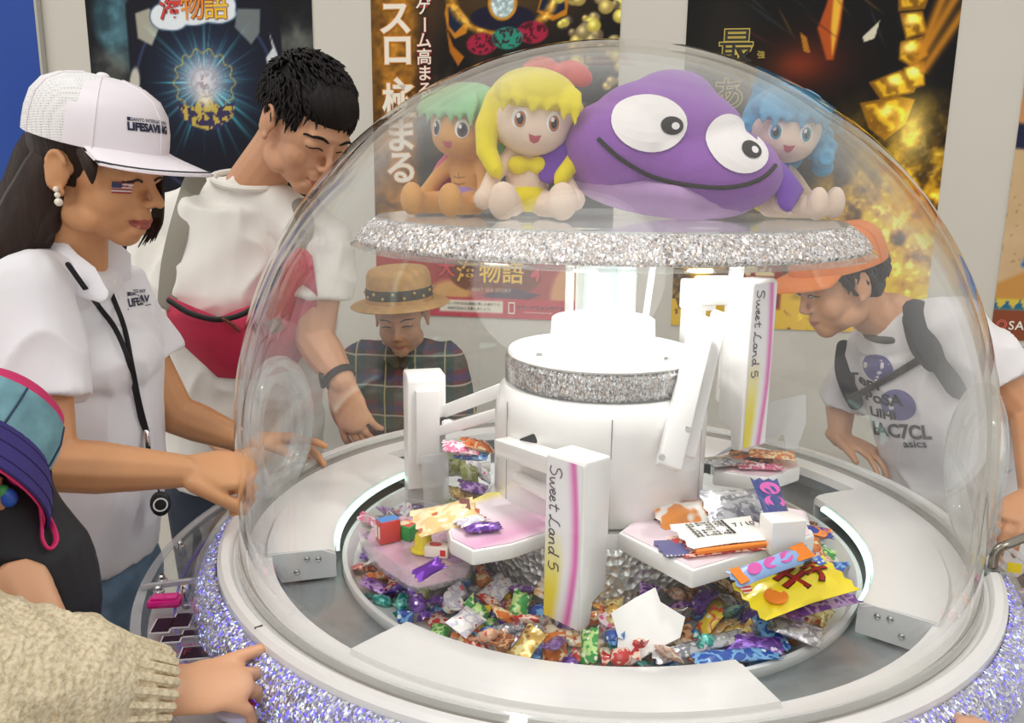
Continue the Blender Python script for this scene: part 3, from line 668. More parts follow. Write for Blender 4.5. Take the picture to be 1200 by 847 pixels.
for a in (-90, -30, 30, 150, -152):
    b = MB(); b.box(pol(.1665, a, .13), (.0016, .0014, .17), Matrix.Rotation(R_(a), 3, 'Z')); b.build('panel_seam', pm('seam_grey', '#8e8c8a', .6), drum, smooth=False)
for a, z in ((-134, .168), (-123, .150), (-62, .060), (-60, .045)):
    b = MB(); b.box(pol(.1655, a, z), (.008, .034, .015), Matrix.Rotation(R_(a), 3, 'Z') @ Matrix.Rotation(R_(28), 3, 'X'), bev=.0035); b.build('slot', black, drum)
glitter('column_glitter_band', [(.143, .233), (.148, .24), (.148, .267), (.143, .274)], 360, 11, .0013, 5, [foil, foil2, foilw, foilg], [40, 15, 20, 25], MC)
b = MB(); b.lathe(L([(.150, .232), (.152, .236), (.152, .272), (.150, .276), (.1505, .272), (.1505, .236)]), 80); b.build('column_band_cover', acryl, MC)
b = MB(); b.lathe(L([(0, .274), (.146, .274), (.148, .277), (.146, .282), (0, .282)]), 96, closed=False); b.build('top_disc', white, MC)
b = MB(); b.lathe(L([(.083, .281), (.080, .33), (.077, .332), (.070, .332), (.069, .30), (.0, .30), (0, .281)]), 64, closed=False); b.build('collar', white, MC)
for a in (-150, -40, 80): b = MB(); b.lathe([(0, 0), (.006, 0), (.005, .003), (0, .004)], 12, c=pol(.115, a, .282), closed=False); b.build('disc_bolt', chrome, MC)
b = MB(); b.lathe(L([(.032, .30), (.032, .478), (.029, .478), (.029, .30)]), 48); b.build('frosted_tube', frost, MC)
for a in (-170, -60, 40, 120):
    b = MB(); p = pol(.055, a); b.box(p + Vector((0, 0, .39)), (.008, .028, .178), Matrix.Rotation(R_(a), 3, 'Z'), bev=.002); b.build('acrylic_post', frost, MC)
b = MB(); b.tube([pol(.062, -15, .302), pol(.078, -12, .476)], .005, n=8); b.build('cable_tube', pm('tube_white', '#dfe6e4', .35), MC)
# display shelf under the top of the dome
b = MB(); b.lathe(L([(0, .478), (.345, .478), (.347, .482), (.345, .486), (0, .486)]), 96, closed=False); shelf = b.build('display_shelf', clear('shelf_frost', (.93, .95, .95), .1, 1.45, 1, haze=.15, hazecol=(.93, .94, .94)), MC)
glitter('shelf_glitter_skirt', [(.345, .484), (.352, .480), (.366, .468), (.376, .455), (.374, .450)], 900, 16, .0014, 7, [foil, foil2, foilw, foilg], [34, 10, 26, 30], MC)
b = MB(); b.lathe(L([(.376, .452), (.384, .447), (.384, .444), (.340, .444), (.340, .447), (.372, .449)]), 96); b.build('shelf_lip', acryl, MC)

# ------------------------------------------------------------------ crane towers
SCRIPT = [[(1.0, 1.75), (.6, 2.0), (.15, 1.75), (.2, 1.3), (.7, 1.0), (.85, .5), (.5, .05), (0, .2)], [(1.15, .9), (1.25, .2), (1.5, .1), (1.7, .8), (1.8, .15), (2.05, .1), (2.3, .9)],
          [(2.4, .45), (2.8, .65), (2.75, .95), (2.5, .85), (2.42, .3), (2.65, .05), (3.0, .3)], [(3.05, .45), (3.45, .65), (3.4, .95), (3.15, .85), (3.07, .3), (3.3, .05), (3.65, .3)],
          [(4.15, 1.7), (4.0, .4), (4.15, .05), (4.45, .25)], [(3.75, 1.15), (4.5, 1.25)], [(5.9, 1.9), (5.6, 1.6), (5.4, .6), (5.2, .15), (5.0, .2), (5.3, .3), (5.8, .05), (6.3, .2)],
          [(7.0, .8), (6.7, .95), (6.45, .6), (6.55, .1), (6.85, .2), (7.0, .85), (7.0, .25), (7.2, .1)], [(7.35, .9), (7.35, .1), (7.45, .7), (7.75, .95), (7.9, .7), (7.9, .2), (8.1, .1)],
          [(8.9, .8), (8.6, .95), (8.35, .6), (8.45, .1), (8.75, .2), (8.95, .9), (9.0, 1.9), (8.95, .25), (9.15, .1)], [(10.6, 1.75), (10.0, 1.7), (9.9, 1.0), (10.35, 1.1), (10.6, .65), (10.35, .12), (9.85, .15)]]
pen = pm('script_ink', '#4a3540', .5)
def stripe_panel(name, F, w, h, parent):
    nx, ny = 26, 90; A = Art(0, 1, 0, 1, nx, ny, '#f1eef0')
    c = .80 + .14 * np.sin(A.y * 2.9 + .1) - .04 - .22 * np.clip(A.y - .6, 0, 1)
    d = A.x - c; A.blend(np.where(d > 0, np.clip(1 - d / .10, 0, 1), np.exp(-(d / .13) ** 2)) * .9, '#e05cae')
    A.blend(np.clip((A.y - .42) / .4, 0, 1) * np.clip((c - .30 - A.x) / .22, 0, 1) * .95, '#ecd838')
    lin = np.where(A.c <= .04045, A.c / 12.92, ((A.c + .055) / 1.055) ** 2.4).reshape(-1, 3)
    vs = [F @ Vector(((i / (nx - 1) - .5) * w, (.5 - j / (ny - 1)) * h, .0006)) for j in range(ny) for i in range(nx)]
    fs = [(j * nx + i, (j + 1) * nx + i, (j + 1) * nx + i + 1, j * nx + i + 1) for j in range(ny - 1) for i in range(nx - 1)]
    me = bpy.data.meshes.new(name); me.from_pydata([v - ORG[parent.name] for v in vs], [], fs)
    a = me.color_attributes.new('print', 'FLOAT_COLOR', 'POINT'); a.data.foreach_set('color', np.concatenate([lin, np.ones((len(lin), 1))], 1).astype('f').ravel())
    me.materials.append(attr_mat('stripe_print', .3, .3)); return put(name, me, parent)
tw_w, tw_d = .066, .056
def tower(c, yaw, label, tw_h=.25):
    """tower whose printed face looks along azimuth yaw; c is the bottom centre"""
    c = Vector(c); f = Vector((math.cos(R_(yaw)), math.sin(R_(yaw)), 0)); s = Vector((-f.y, f.x, 0)); up = Vector((0, 0, 1))
    M = Matrix((f, up, s)).transposed()          # profile: x forwards, y up, extruded sideways
    if M.determinant() < 0: M = Matrix((f, up, -s)).transposed()
    x1, x0 = tw_d / 2, -tw_d / 2
    b = MB(); b.prism([(x0 + .004, .045), (x0 + .030, .036), (x0 + .034, 0.006), (x1 - .004, 0), (x1, .006), (x1, tw_h - .006), (x1 - .006, tw_h), (x0 + .004, tw_h - .002), (x0, tw_h - .012)], tw_w, M, c=c - M.col[2] * tw_w / 2, bev=.003)
    t = b.build('crane_tower', white, MC, angle=50); t['label'] = label
    Fm = Matrix((s, up, f)).transposed()
    if Fm.determinant() < 0: Fm = Matrix((-s, up, f)).transposed()
    stripe_panel('stripe_panel', M4(c + f * (x1 + .0004) + up * (tw_h / 2), Fm), tw_w * .90, tw_h * .96, t)
    # script runs downwards on the left half of the stripe
    F = M4(c + f * (x1 + .0012) + up * (tw_h - .016) + Fm.col[0] * (-tw_w * .36), Fm) @ Matrix.Rotation(-PI / 2, 4, 'Z')
    k = .0135
    stroke('script_lettering', [[(x * k, (y * .75) * k + .0) for x, y in smooth_line(l, 5)] for l in SCRIPT], .00075, F, pen, t)
    b = MB(); b.box(c - f * (tw_d / 2 + .006) + up * .16, (.012, tw_w * .62, .13), Matrix((f, s, up)).transposed(), bev=.003); b.build('back_box', white2, t)
    return t, f, s, c
def bar(name, p, q, w_, h_, parent, mat=None, bev=.003, up=(0, 0, 1)):
    p, q = Vector(p), Vector(q); M = frame(q - p, up); b = MB(); b.box((p + q) / 2, (w_, h_, (q - p).length), M, bev=bev); return b.build(name, mat or white, parent)
T1, f1, s1_, c1 = tower(pol(.262, -101.5, -.038), -134, 'tower nearest the front, low over the candy', .235)
T2, f2, s2_, c2 = tower(pol(.262, 18, .102), -52, 'tower raised high on the right', .285)
T3, f3, s3_, c3 = tower(pol(.315, 158, -.035), 105, 'tower on the left, seen from behind')
# links
bar('link_bar', pol(.176, -150, .150), c1 - f1 * .01 + Vector((0, 0, .205)), .034, .026, T1); bar('link_bar', pol(.172, -140, .110), c1 - f1 * .01 + Vector((0, 0, .15)), .018, .016, T1)
bar('link_bar', pol(.150, 165, .170), c3 + Vector((.02, -.01, .145)), .030, .018, T3); bar('link_bar', pol(.155, 160, .205), c3 + Vector((.025, 0.0, .175)), .026, .022, T3)
b = MB(); b.tube([c3 + Vector((.036, -.022, .165)), c3 + Vector((.07, -.02, .158)), c3 + Vector((.10, -.015, .163))], [.008, .008, .004], n=12); b.build('pivot_pin', white2, T3)
b = MB(); b.lathe([(0, 0), (.011, 0), (.011, .002), (0, .002)], 20, c=c3 + Vector((.034, -.026, .165)), M=frame((.4, -1, .1)), closed=False); b.build('pivot_hole', black, T3)
hi = atY(825, 372, -.07); lo = atY(783, 548, -.185)
bar('link_arm', hi, lo, .034, .020, T2, bev=.003, up=(0, -1, 0)); bar('link_arm', hi + Vector((.035, .05, .0)), lo + Vector((.035, .05, .0)), .024, .016, T2, up=(0, -1, 0))
for px, py, sx, sz in ((818, 345, .05, .05), (812, 372, .03, .09), (838, 340, .06, .045)):
    b = MB(); b.box(atY(px, py, .09), (sx, .04, sz), Matrix.Rotation(R_(12), 3, 'Z'), bev=.004); b.build('bracket', white2, T2)
for q in (lo + Vector((-.012, -.014, .02)), lo + Vector((.022, -.014, .06))):
    b = MB(); b.lathe([(0, 0), (.005, 0), (.004, .003), (0, .0035)], 12, c=q, M=frame((0, -1, .2)), closed=False); b.build('screw', chrome, T2)
bar('drop_arm', c2 + Vector((-.01, .06, .30)), c2 + Vector((-.02, .06, .06)), .03, .02, T2)
# scoop blades
def plate_px(name, P, Yf, th, mat, parent, r=True):
    """bent plate: outline measured on the photo, set at the depth Yf(py); given a real thickness"""
    pts = [atY(x, y, Yf(y)) for x, y in P]; n_ = (pts[1] - pts[0]).cross(pts[2] - pts[0]).normalized(); n = len(pts)
    b = MB(); b.add(pts + [p + n_ * th for p in pts], [tuple(range(n)), tuple(range(2 * n - 1, n - 1, -1))] + [(i, n + i, n + (i + 1) % n, (i + 1) % n) for i in range(n)])
    return b.build(name, mat, parent, smooth=False)
plate_px('scoop_blade', [(716, 718), (745, 700), (768, 688), (774, 705), (803, 723), (797, 747), (770, 760), (740, 778), (723, 778), (724, 745)], lambda y: -.27 - (y - 688) / 90 * .09, .003, white, T1)
plate_px('scoop_blade', [(944, 462), (945, 495), (934, 526), (921, 525), (919, 510), (913, 511), (911, 523), (898, 518), (897, 503), (891, 503), (890, 520), (884, 516), (888, 480), (905, 470)], lambda y: .16 - (y - 460) / 70 * .03, .003, clear('scoop_clear', (.85, .86, .87), .1, 1.45, 1, haze=.3), T2)
plate_px('scoop_blade', [(493, 535), (526, 530), (526, 588), (514, 596), (497, 594)], lambda y: .06, .003, clear('scoop_clear'), T3)

# ------------------------------------------------------------------ prize tables
pinkt = base('table_print'); m_t, t2, bs2 = pinkt
sp = t2.new('ShaderNodeSeparateXYZ'); t2.link(t2.coord('Object'), sp.inputs[0])
rr = t2.math('ADD', t2.math('MULTIPLY', sp.outputs[0], 2.2), t2.math('MULTIPLY', sp.outputs[1], -2.6))
t2.link(t2.ramp(t2.math('FRACT', t2.math('MULTIPLY', rr, 1.15)), [(0.0, s2l('#efdfe6')), (.28, s2l('#e3a4c8')), (.40, s2l('#f0dfe8')), (.62, s2l('#f1ead8')), (.75, s2l('#efe070')), (.84, s2l('#eee2ea')), (1, s2l('#efdfe6'))]), bs2.inputs['Base Color']); bs2.inputs['Roughness'].default_value = .3; bs2.inputs['Coat Weight'].default_value = .3
tpink = pm('table_pale_pink', '#ead6de', .3, coat=.3)
def table(P, z, th, top, name='prize_table'):
    pts = [atz(x, y, z) for x, y in P]; q = [(p.x, p.y) for p in pts]
    ar = sum(q[i][0] * q[(i + 1) % len(q)][1] - q[(i + 1) % len(q)][0] * q[i][1] for i in range(len(q)))
    if ar < 0: q = q[::-1]
    b = MB(); b.prism(q, th, c=(0, 0, ZD + z - th), bev=.004); t = b.build(name, white, MC)
    cx = sum(x for x, _ in q) / len(q); cy = sum(y for _, y in q) / len(q)
    b = MB(); b.prism([(cx + (x - cx) * .95, cy + (y - cy) * .95) for x, y in q], .001, c=(0, 0, ZD + z + .0002)); b.build('table_print', top, t, smooth=False); return t
table([(724, 624), (768, 646), (812, 669), (890, 646), (955, 627), (945, 598), (860, 582), (800, 588), (760, 596)], .06, .026, tpink)
table([(527, 632), (554, 646), (600, 638), (648, 622), (650, 590), (620, 575), (572, 576), (520, 600)], .06, .022, m_t)
table([(836, 552), (900, 560), (938, 547), (930, 530), (870, 524), (836, 535)], .06, .026, tpink)
table([(520, 548), (575, 542), (575, 528), (545, 524), (524, 530)], .03, .02, white2)
# clear tray on the left
P = [(420, 632), (441, 655), (478, 679), (492, 682), (552, 668), (560, 655), (524, 601), (470, 590), (430, 606)]
q = [(p.x, p.y) for p in (atz(x, y, .030) for x, y in P)]
b = MB(); cx = sum(x for x, _ in q) / len(q); cy = sum(y for _, y in q) / len(q); k_ = len(q)
out = [Vector((x, y, ZD + .042)) for x, y in q]; outb = [Vector((cx + (x - cx) * .95, cy + (y - cy) * .95, ZD + .012)) for x, y in q]
inn = [Vector((cx + (x - cx) * .975, cy + (y - cy) * .975, ZD + .042)) for x, y in q]; innb = [Vector((cx + (x - cx) * .93, cy + (y - cy) * .93, ZD + .015)) for x, y in q]
vs = out + outb + inn + innb; fs = []
for i in range(k_):
    j = (i + 1) % k_; fs += [(i, j, k_ + j, k_ + i), (2 * k_ + i, 3 * k_ + i, 3 * k_ + j, 2 * k_ + j), (i, 2 * k_ + i, 2 * k_ + j, j)]
fs += [tuple(k_ + i for i in range(k_)), tuple(3 * k_ + i for i in range(k_))]
if sum(q[i][0] * q[(i + 1) % k_][1] - q[(i + 1) % k_][0] * q[i][1] for i in range(k_)) < 0: pass
b.add(vs, fs); tray = b.build('clear_tray', clear('tray_clear', (.95, .965, .955), .05, 1.45, 1.0, haze=.05), MC, smooth=False)
b = MB(); b.prism([(cx + (x - cx) * .9, cy + (y - cy) * .9) for x, y in (q if sum(q[i][0] * q[(i + 1) % k_][1] - q[(i + 1) % k_][0] * q[i][1] for i in range(k_)) > 0 else q[::-1])], .001, c=(0, 0, ZD + .0155)); b.build('tray_print', clear('tray_tint', (.97, .93, .95), .1, 1.45, 1, haze=.25, hazecol=(.92, .62, .78)), tray, smooth=False)
b = MB(); pc = atz(485, 640, .0); bar('tray_support', pol(.19, -160, .005), (cx, cy, ZD + .004), .03, .01, tray)
# white box pusher on the right
b = MB(); b.box(atz(915, 640, .062) + Vector((0, 0, .020)), (.050, .036, .046), Matrix.Rotation(R_(12), 3, 'Z'), bev=.002); b.build('pusher_box', white, MC)

# ------------------------------------------------------------------ dome with its hand-hole rings
DR, DC = .555, .181
def dome_prof(R, z0, n=40): return [(R, z0)] + [(R * math.cos(PI / 2 * i / n), DC + R * math.sin(PI / 2 * i / n)) for i in range(n)] + [(0.0004, DC + R)]
b = MB(); o_ = dome_prof(DR, .003); i_ = dome_prof(DR - .009, .003)
b.lathe(L(o_ + i_[::-1]), 128); b.build('dome', domem, MC, angle=40)
b = MB(); b.lathe(L([(.5565, .003), (.5560, .012), (.559, .012), (.5605, .008), (.5605, .003)]), 128); b.build('dome_foot', ringm, MC)
def on_dome(az, z, off=0.0):
    if z <= DC: return pol(DR + off, az, z)
    c = math.sqrt(max(1e-6, DR * DR - (z - DC) ** 2)) / DR; k = (DR + off) / DR; return pol((DR + off) * c, az, DC + (z - DC) * k)
for az, zc_ in ((168.5, .108), (-12.5, .132)):
    root = None
    for (a_, b__, r_, of) in ((.110, .120, .010, .006), (.076, .086, .008, .010), (.093, .103, .020, .002)):
        pts = [on_dome(az + math.degrees(a_ / DR) * math.cos(t), zc_ + b__ * math.sin(t), of) for t in [2 * PI * i / 56 for i in range(56)]]
        b = MB(); b.tube(pts, r_, n=10, closed=True, flat=.55 if r_ > .015 else 1.0)
        o = b.build('hand_ring' if root is None else 'ring_lip', ringm, MC if root is None else root); root = root or o
    for t in (PI / 2, -PI / 2, 0.35, PI - .35, -.6, PI + .6):
        p = on_dome(az + math.degrees(.1 / DR) * math.cos(t), zc_ + .104 * math.sin(t), .014); nrm = Vector((p.x, p.y, 0)).normalized()
        b = MB(); b.lathe([(0, 0), (.006, 0), (.006, .004), (.003, .007), (0, .007)], 12, c=p, M=frame(nrm), closed=False); b.build('ring_screw', clear('screw_clear', (.7, .7, .7), .1, 1.5, 2, haze=.2), root)
# bent steel rod by the right hand edge
p = atz(1163, 668, .006); q = [p, p + Vector((0, 0, .022)), p + Vector((.006, .0, .034)), p + Vector((.022, .0, .042)), p + Vector((.09, .03, .052)), p + Vector((.19, .08, .05)), p + Vector((.21, .09, .0)), p + Vector((.21, .09, -.06))]
b = MB(); b.tube([Vector(x) for x in smooth_line(q, 4)], .0065, n=12); rod = b.build('steel_rod', pm('worn_steel', '#9c968c', .22, metal=.95), MC)
b = MB(); b.box(p + Vector((0, 0, -.002)), (.030, .024, .010), bev=.002); b.build('rod_foot', steel, rod)
b = MB(); b.box(p + Vector((.028, -.004, .006)), (.018, .002, .014), Matrix.Rotation(R_(-20), 3, 'Z')); b.build('rod_sticker', pm('sticker_yellow', '#e8cf2a', .5), rod, smooth=False)

# small lamps under the shelf that light the prizes
for i in range(6):
    a = i * 60 + 15; p = pol(.17, a, .470)
    b = MB(); b.lathe([(0, 0), (.022, 0), (.022, .008), (0, .008)], 20, c=p, closed=False); f = b.build('shelf_lamp', pm('lamp_white', '#eeeeea', .4), MC)
    b = MB(); b.lathe([(0, -.001), (.018, -.001), (.018, .001), (0, .001)], 20, c=p, closed=False); b.build('lamp_lens', pm('lamp_lens_glow', '#fff6ea', .4, emit=6.0), f)
    l = bpy.data.lights.new('shelf_lamp_light', 'AREA'); l.shape = 'DISK'; l.size = .034; l.energy = 0.6; l.color = (1, .985, .96); lo_ = bpy.data.objects.new('shelf_lamp_light', l); COL.objects.link(lo_); lo_.location = p - Vector((0, 0, .003))
# ================================================================== plush toys on the display shelf
def plushm(name, c): return pm('plush_' + name, c, .95, sheen=.25, vary=.05, vscale=40, bump=.6, bscale=700, bdist=.002, spec=.05)
SZ = .4865
skinp = plushm('peach', '#f2d9c4'); tanp = plushm('tan', '#dfa664'); ebl = pm('thread_black', '#2a2422', .8); ewh = pm('felt_white', '#f6f0ee', .9); mouthp = pm('felt_mouth', '#c4606a', .9)
def doll(label, loc, yaw, hyaw, roll, skin, s, hair_fn, dress_fn, iris, look=0.0):
    root = thing('plush_doll', label, 'plush toy', loc, 'plush dolls on the shelf'); B = Matrix.Translation(Vector(loc)) @ Matrix.Rotation(R_(yaw), 4, 'Z') @ Matrix.Scale(s, 4)
    H = B @ Matrix.Translation((0, 0, .095)) @ Matrix.Rotation(R_(hyaw - yaw), 4, 'Z') @ Matrix.Rotation(R_(roll), 4, 'Y') @ Matrix.Rotation(R_(look), 4, 'X') @ Matrix.Translation((0, -.004, .048))
    b = MB(); b.ell((0, .008, .056), (.033, .027, .048)); b.tube([(0, .005, .09), (0, 0, .11)], .018)
    for sx in (-1, 1):
        b.tube([(sx * .022, .0, .022), (sx * .036, -.045, .020), (sx * .040, -.075, .020)], [.021, .018, .017]); b.ell((sx * .041, -.084, .027), (.022, .016, .027))
        b.tube([(sx * .026, .005, .088), (sx * .050, -.012, .062), (sx * .064, -.030, .034)], [.013, .013, .012]); b.ell((sx * .066, -.034, .028), (.015, .014, .016))
    b.xf(B); h = MB(); h.ell((0, 0, 0), (.060, .054, .053), n=24); h.ell((0, -.010, -.016), (.052, .045, .038), n=24); h.ell((-.058, .006, -.012), (.007, .010, .013)); h.ell((.058, .006, -.012), (.007, .010, .013)); h.xf(H)
    b.add(h.v, h.f); body = fuse(b, 'body', skin, root, .0032, 4)
    bv = bvh_of(body); Fc = H @ Matrix.Rotation(PI / 2, 4, 'X')       # local xy = face plane, z towards the viewer of the toy
    for sx in (-1, 1):
        e = decal('eye', [oval(sx * .024, -.006, .0105, .0145)], Fc, bv, ewh, root, .0006); decal('iris', [oval(sx * .024 + .001, -.008, .0078, .011)], Fc, bv, pm('iris_' + iris, iris, .6), e, .0011)
        decal('pupil', [oval(sx * .024 + .001, -.008, .0045, .007)], Fc, bv, ebl, e, .0015); decal('glint', [oval(sx * .024 - .002, -.003, .0028, .0035, 10)], Fc, bv, ewh, e, .0019)
        stroke('brow', [[(sx * .024 - .011, .016 - .001 * sx), (sx * .024, .0195), (sx * .024 + .011, .016 + .001 * sx)]], .0009, Fc, ebl, root, bv)
    decal('mouth', [[(-.009, -.026), (0, -.028), (.009, -.026), (.006, -.035), (0, -.038), (-.006, -.035)]], Fc, bv, mouthp, root, .0006)
    hair_fn(root, B, H); dress_fn(root, B, bv)
    return root
def bangs(b, spec):
    for x0, x1, z1, wv in spec: b.tube([(x0 * .6, -.030, .047), (x0, -.052, .030), ((x0 + x1) / 2, -.059, .017), (x1, -.060, z1)], [.012 * wv, .013 * wv, .010 * wv, .0022], n=8, flat=.45, up=(0, -1, 0))
def cap(b, d=1.0): b.ell((0, .013, .010), (.066 * d, .056 * d, .058 * d), n=24); b.ell((0, -.008, .030), (.058 * d, .052 * d, .036 * d), n=24)
def hair_green(root, B, H):
    b = MB(); cap(b); bangs(b, ((-.045, -.050, .005, 1), (-.028, -.034, -.002, 1), (-.010, -.014, .003, 1), (.008, .010, -.001, 1), (.026, .026, .004, 1), (.044, .047, -.006, 1)))
    for a in range(9): t = R_(20 + a * 17.5); b.tube([(.055 * math.cos(t), .012 + .045 * math.sin(t), -.005), (.058 * math.cos(t), .014 + .05 * math.sin(t), -.04), (.054 * math.cos(t), .016 + .05 * math.sin(t), -.058)], [.016, .012, .002], n=8)
    b.xf(H); fuse(b, 'hair', plushm('green', '#8fc98a'), root, .003, 3)
def hair_yellow(root, B, H):
    b = MB(); cap(b, 1.06); bangs(b, ((-.046, -.050, -.002, 1), (-.026, -.032, .006, 1), (-.004, -.010, .000, 1.1), (.016, .010, .006, 1), (.034, .036, -.004, 1), (.048, .052, -.010, 1)))
    for sx in (-1, 1): b.tube([(sx * .058, -.004, .02), (sx * .066, -.008, -.02), (sx * .062, -.016, -.055), (sx * .046, -.030, -.082), (sx * .040, -.034, -.09)], [.014, .017, .016, .012, .003], n=10)
    b.xf(H); fuse(b, 'hair', plushm('yellow', '#f2df2e'), root, .003, 3)
    b = MB()
    for sx in (-1, 1): b.ell((.03 + sx * .027, .018, .070), (.028, .012, .017), Matrix.Rotation(sx * .35, 3, 'Y'))
    b.ell((.03, .014, .068), (.010, .012, .011)); b.xf(H); fuse(b, 'bow', plushm('coral', '#df5c50'), root, .003, 3)
def hair_blue(root, B, H):
    b = MB(); cap(b, 1.04); bangs(b, ((-.046, -.048, .000, 1), (-.026, -.030, -.004, 1), (-.006, -.012, .003, 1), (.016, .012, -.002, 1), (.036, .036, .004, 1), (.048, .050, -.006, 1)))
    for sx in (-1, 1):
        for k, (x, y, z, r) in enumerate(((.064, .0, -.004, .017), (.072, -.006, -.022, .016), (.066, -.014, -.040, .018), (.072, .004, -.054, .018), (.060, .010, -.030, .018))):
            b.ell((sx * x, y, z), (r, r * .8, r * .9))
            b.tube([(sx * (x + r * .5 * math.cos(q)), y - r * .75, z + r * .55 * math.sin(q)) for q in [i * .9 for i in range(7)]], .005, n=6)
    b.ell((0, .04, -.03), (.05, .025, .05)); b.xf(H); fuse(b, 'hair', plushm('sky_blue', '#5fa9cf'), root, .003, 2)
    b = MB(); b.prism([(-.03, .0), (.0, .012), (.034, .004), (.02, .03), (.034, .05), (.004, .044), (-.03, .06), (-.02, .03)], .010, Matrix.Rotation(R_(90), 3, 'X'), c=(-.034, .026, .026)); b.xf(H); b.build('hair_fin', plushm('sky_blue', '#5fa9cf'), root)
def dress_green(root, B, bv):
    b = MB(); b.ell((0, .004, .028), (.040, .036, .024)); b.xf(B); fuse(b, 'shorts', plushm('lilac', '#a98bc4'), root, .003, 2)
    Fb = B @ Matrix.Rotation(PI / 2, 4, 'X')
    stroke('stitching', [[(-.012, .062 - i * .010), (0, .060 - i * .010), (.012, .062 - i * .010)] for i in range(3)] + [[(0, .068), (0, .040)]], .0006, Fb, pm('thread_brown', '#9a6a3a', .8), root, bv)
    b = MB(); b.ell((-.050, .035, .075), (.036, .022, .058), Matrix.Rotation(.5, 3, 'Y')); b.ell((-.068, .020, .052), (.026, .02, .046), Matrix.Rotation(.3, 3, 'Y')); b.xf(B); fuse(b, 'cushion_shell', plushm('rose', '#d8687c'), root, .004, 3)
def dress_yellow(root, B, bv):
    b = MB(); b.ell((0, .004, .030), (.036, .032, .022)); b.xf(B); fuse(b, 'shorts', plushm('yellow', '#f2df2e'), root, .003, 2)
    b = MB(); b.ell((-.015, -.014, .076), (.017, .014, .014)); b.ell((.015, -.014, .076), (.017, .014, .014)); b.ell((0, .006, .076), (.034, .027, .010)); b.xf(B); fuse(b, 'top', plushm('yellow', '#f2df2e'), root, .003, 2)
def dress_blue(root, B, bv):
    b = MB(); b.ell((0, .007, .060), (.037, .031, .036)); b.xf(B); fuse(b, 'top', plushm('royal_blue', '#2f74c4'), root, .003, 2)
    b = MB(); b.ell((0, .002, .024), (.042, .038, .018)); b.xf(B); fuse(b, 'skirt', plushm('lemon', '#ead94a'), root, .003, 2)
    b = MB(); b.ell((0, -.010, .094), (.022, .016, .009)); b.xf(B); b.build('scarf', plushm('royal_blue', '#2f74c4'), root)
def spot(px, Y): q = atY(px, 250, Y); return (q.x, Y, ZD + SZ)
doll('green haired plush doll with tan body at the left end of the shelf', spot(546, -.01), -38, -30, 4, tanp, .91, hair_green, dress_green, '#5a4a52')
doll('yellow haired plush doll with a coral bow, second from the left', spot(618, -.07), 4, 6, 6, skinp, .97, hair_yellow, dress_yellow, '#b4713c')
doll('blue curly haired plush doll at the right end of the shelf', spot(908, .02), 52, -4, 4, skinp, .92, hair_blue, dress_blue, '#3c8a96')
# the big purple plush
loc = spot(776, -.05); PP = thing('plush_whale', 'big round purple plush toy with white eyes lying between the dolls', 'plush toy', loc)
B = Matrix.Translation(Vector(loc)) @ Matrix.Rotation(R_(4), 4, 'Z') @ Matrix.Rotation(R_(6), 4, 'Y') @ Matrix.Diagonal((1.09, 1.0, .96, 1))
b = MB(); b.ell((0, .01, .085), (.142, .098, .072), n=28); b.ell((-.012, .0, .125), (.105, .082, .078), n=24); b.ell((-.008, .0, .165), (.062, .056, .052), n=20); b.ell((.05, -.01, .08), (.096, .094, .066), n=24); b.ell((-.07, -.005, .095), (.08, .09, .07), n=24)
b.xf(B); bd = fuse(b, 'body', plushm('purple', '#9c66b8'), PP, .004, 12, folds(4, .0015, (40, 40, 40))); bv = bvh_of(bd)
Fc = B @ Matrix.Translation((0, -.1, .1)) @ Matrix.Rotation(PI / 2, 4, 'X')
b = MB(); b.ell((0, .004, .040), (.122, .088, .038), n=28); b.xf(B); b.build('belly', plushm('lilac_pale', '#c9a4d4'), PP)
for sx, p_ in ((-1, [(-.150, .0, .11), (-.160, -.02, .08), (-.162, -.03, .045)]), (1, [(.145, -.0, .09), (.158, -.02, .07), (.150, -.04, .045)])):
    b = MB(); b.tube(p_, [.028, .026, .014], n=12, flat=.45); b.xf(B); b.build('fin', plushm('violet', '#7a4bb0'), PP)
for cx, cz, rx, rz, rot, px, pz in ((-.052, .030, .047, .040, .1, -.024, .030), (.062, .018, .043, .040, -.6, .078, .012)):
    e = decal('eye', [oval(cx, cz, rx, rz, 30, rot)], Fc, bv, ewh, PP, .0030, 5); decal('pupil', [oval(px, pz, .014, .0125, 20)], Fc, bv, ebl, e, .0042); decal('glint', [oval(px + .004, pz, .005, .005, 12)], Fc, bv, ewh, e, .0052)
sm = smooth_line([(-.112, .0), (-.085, -.022), (-.045, -.040), (.0, -.047), (.05, -.045), (.09, -.030), (.116, -.005)], 6)
stroke('stitched_smile', [sm], .0032, Fc, ebl, PP, bv, .001)
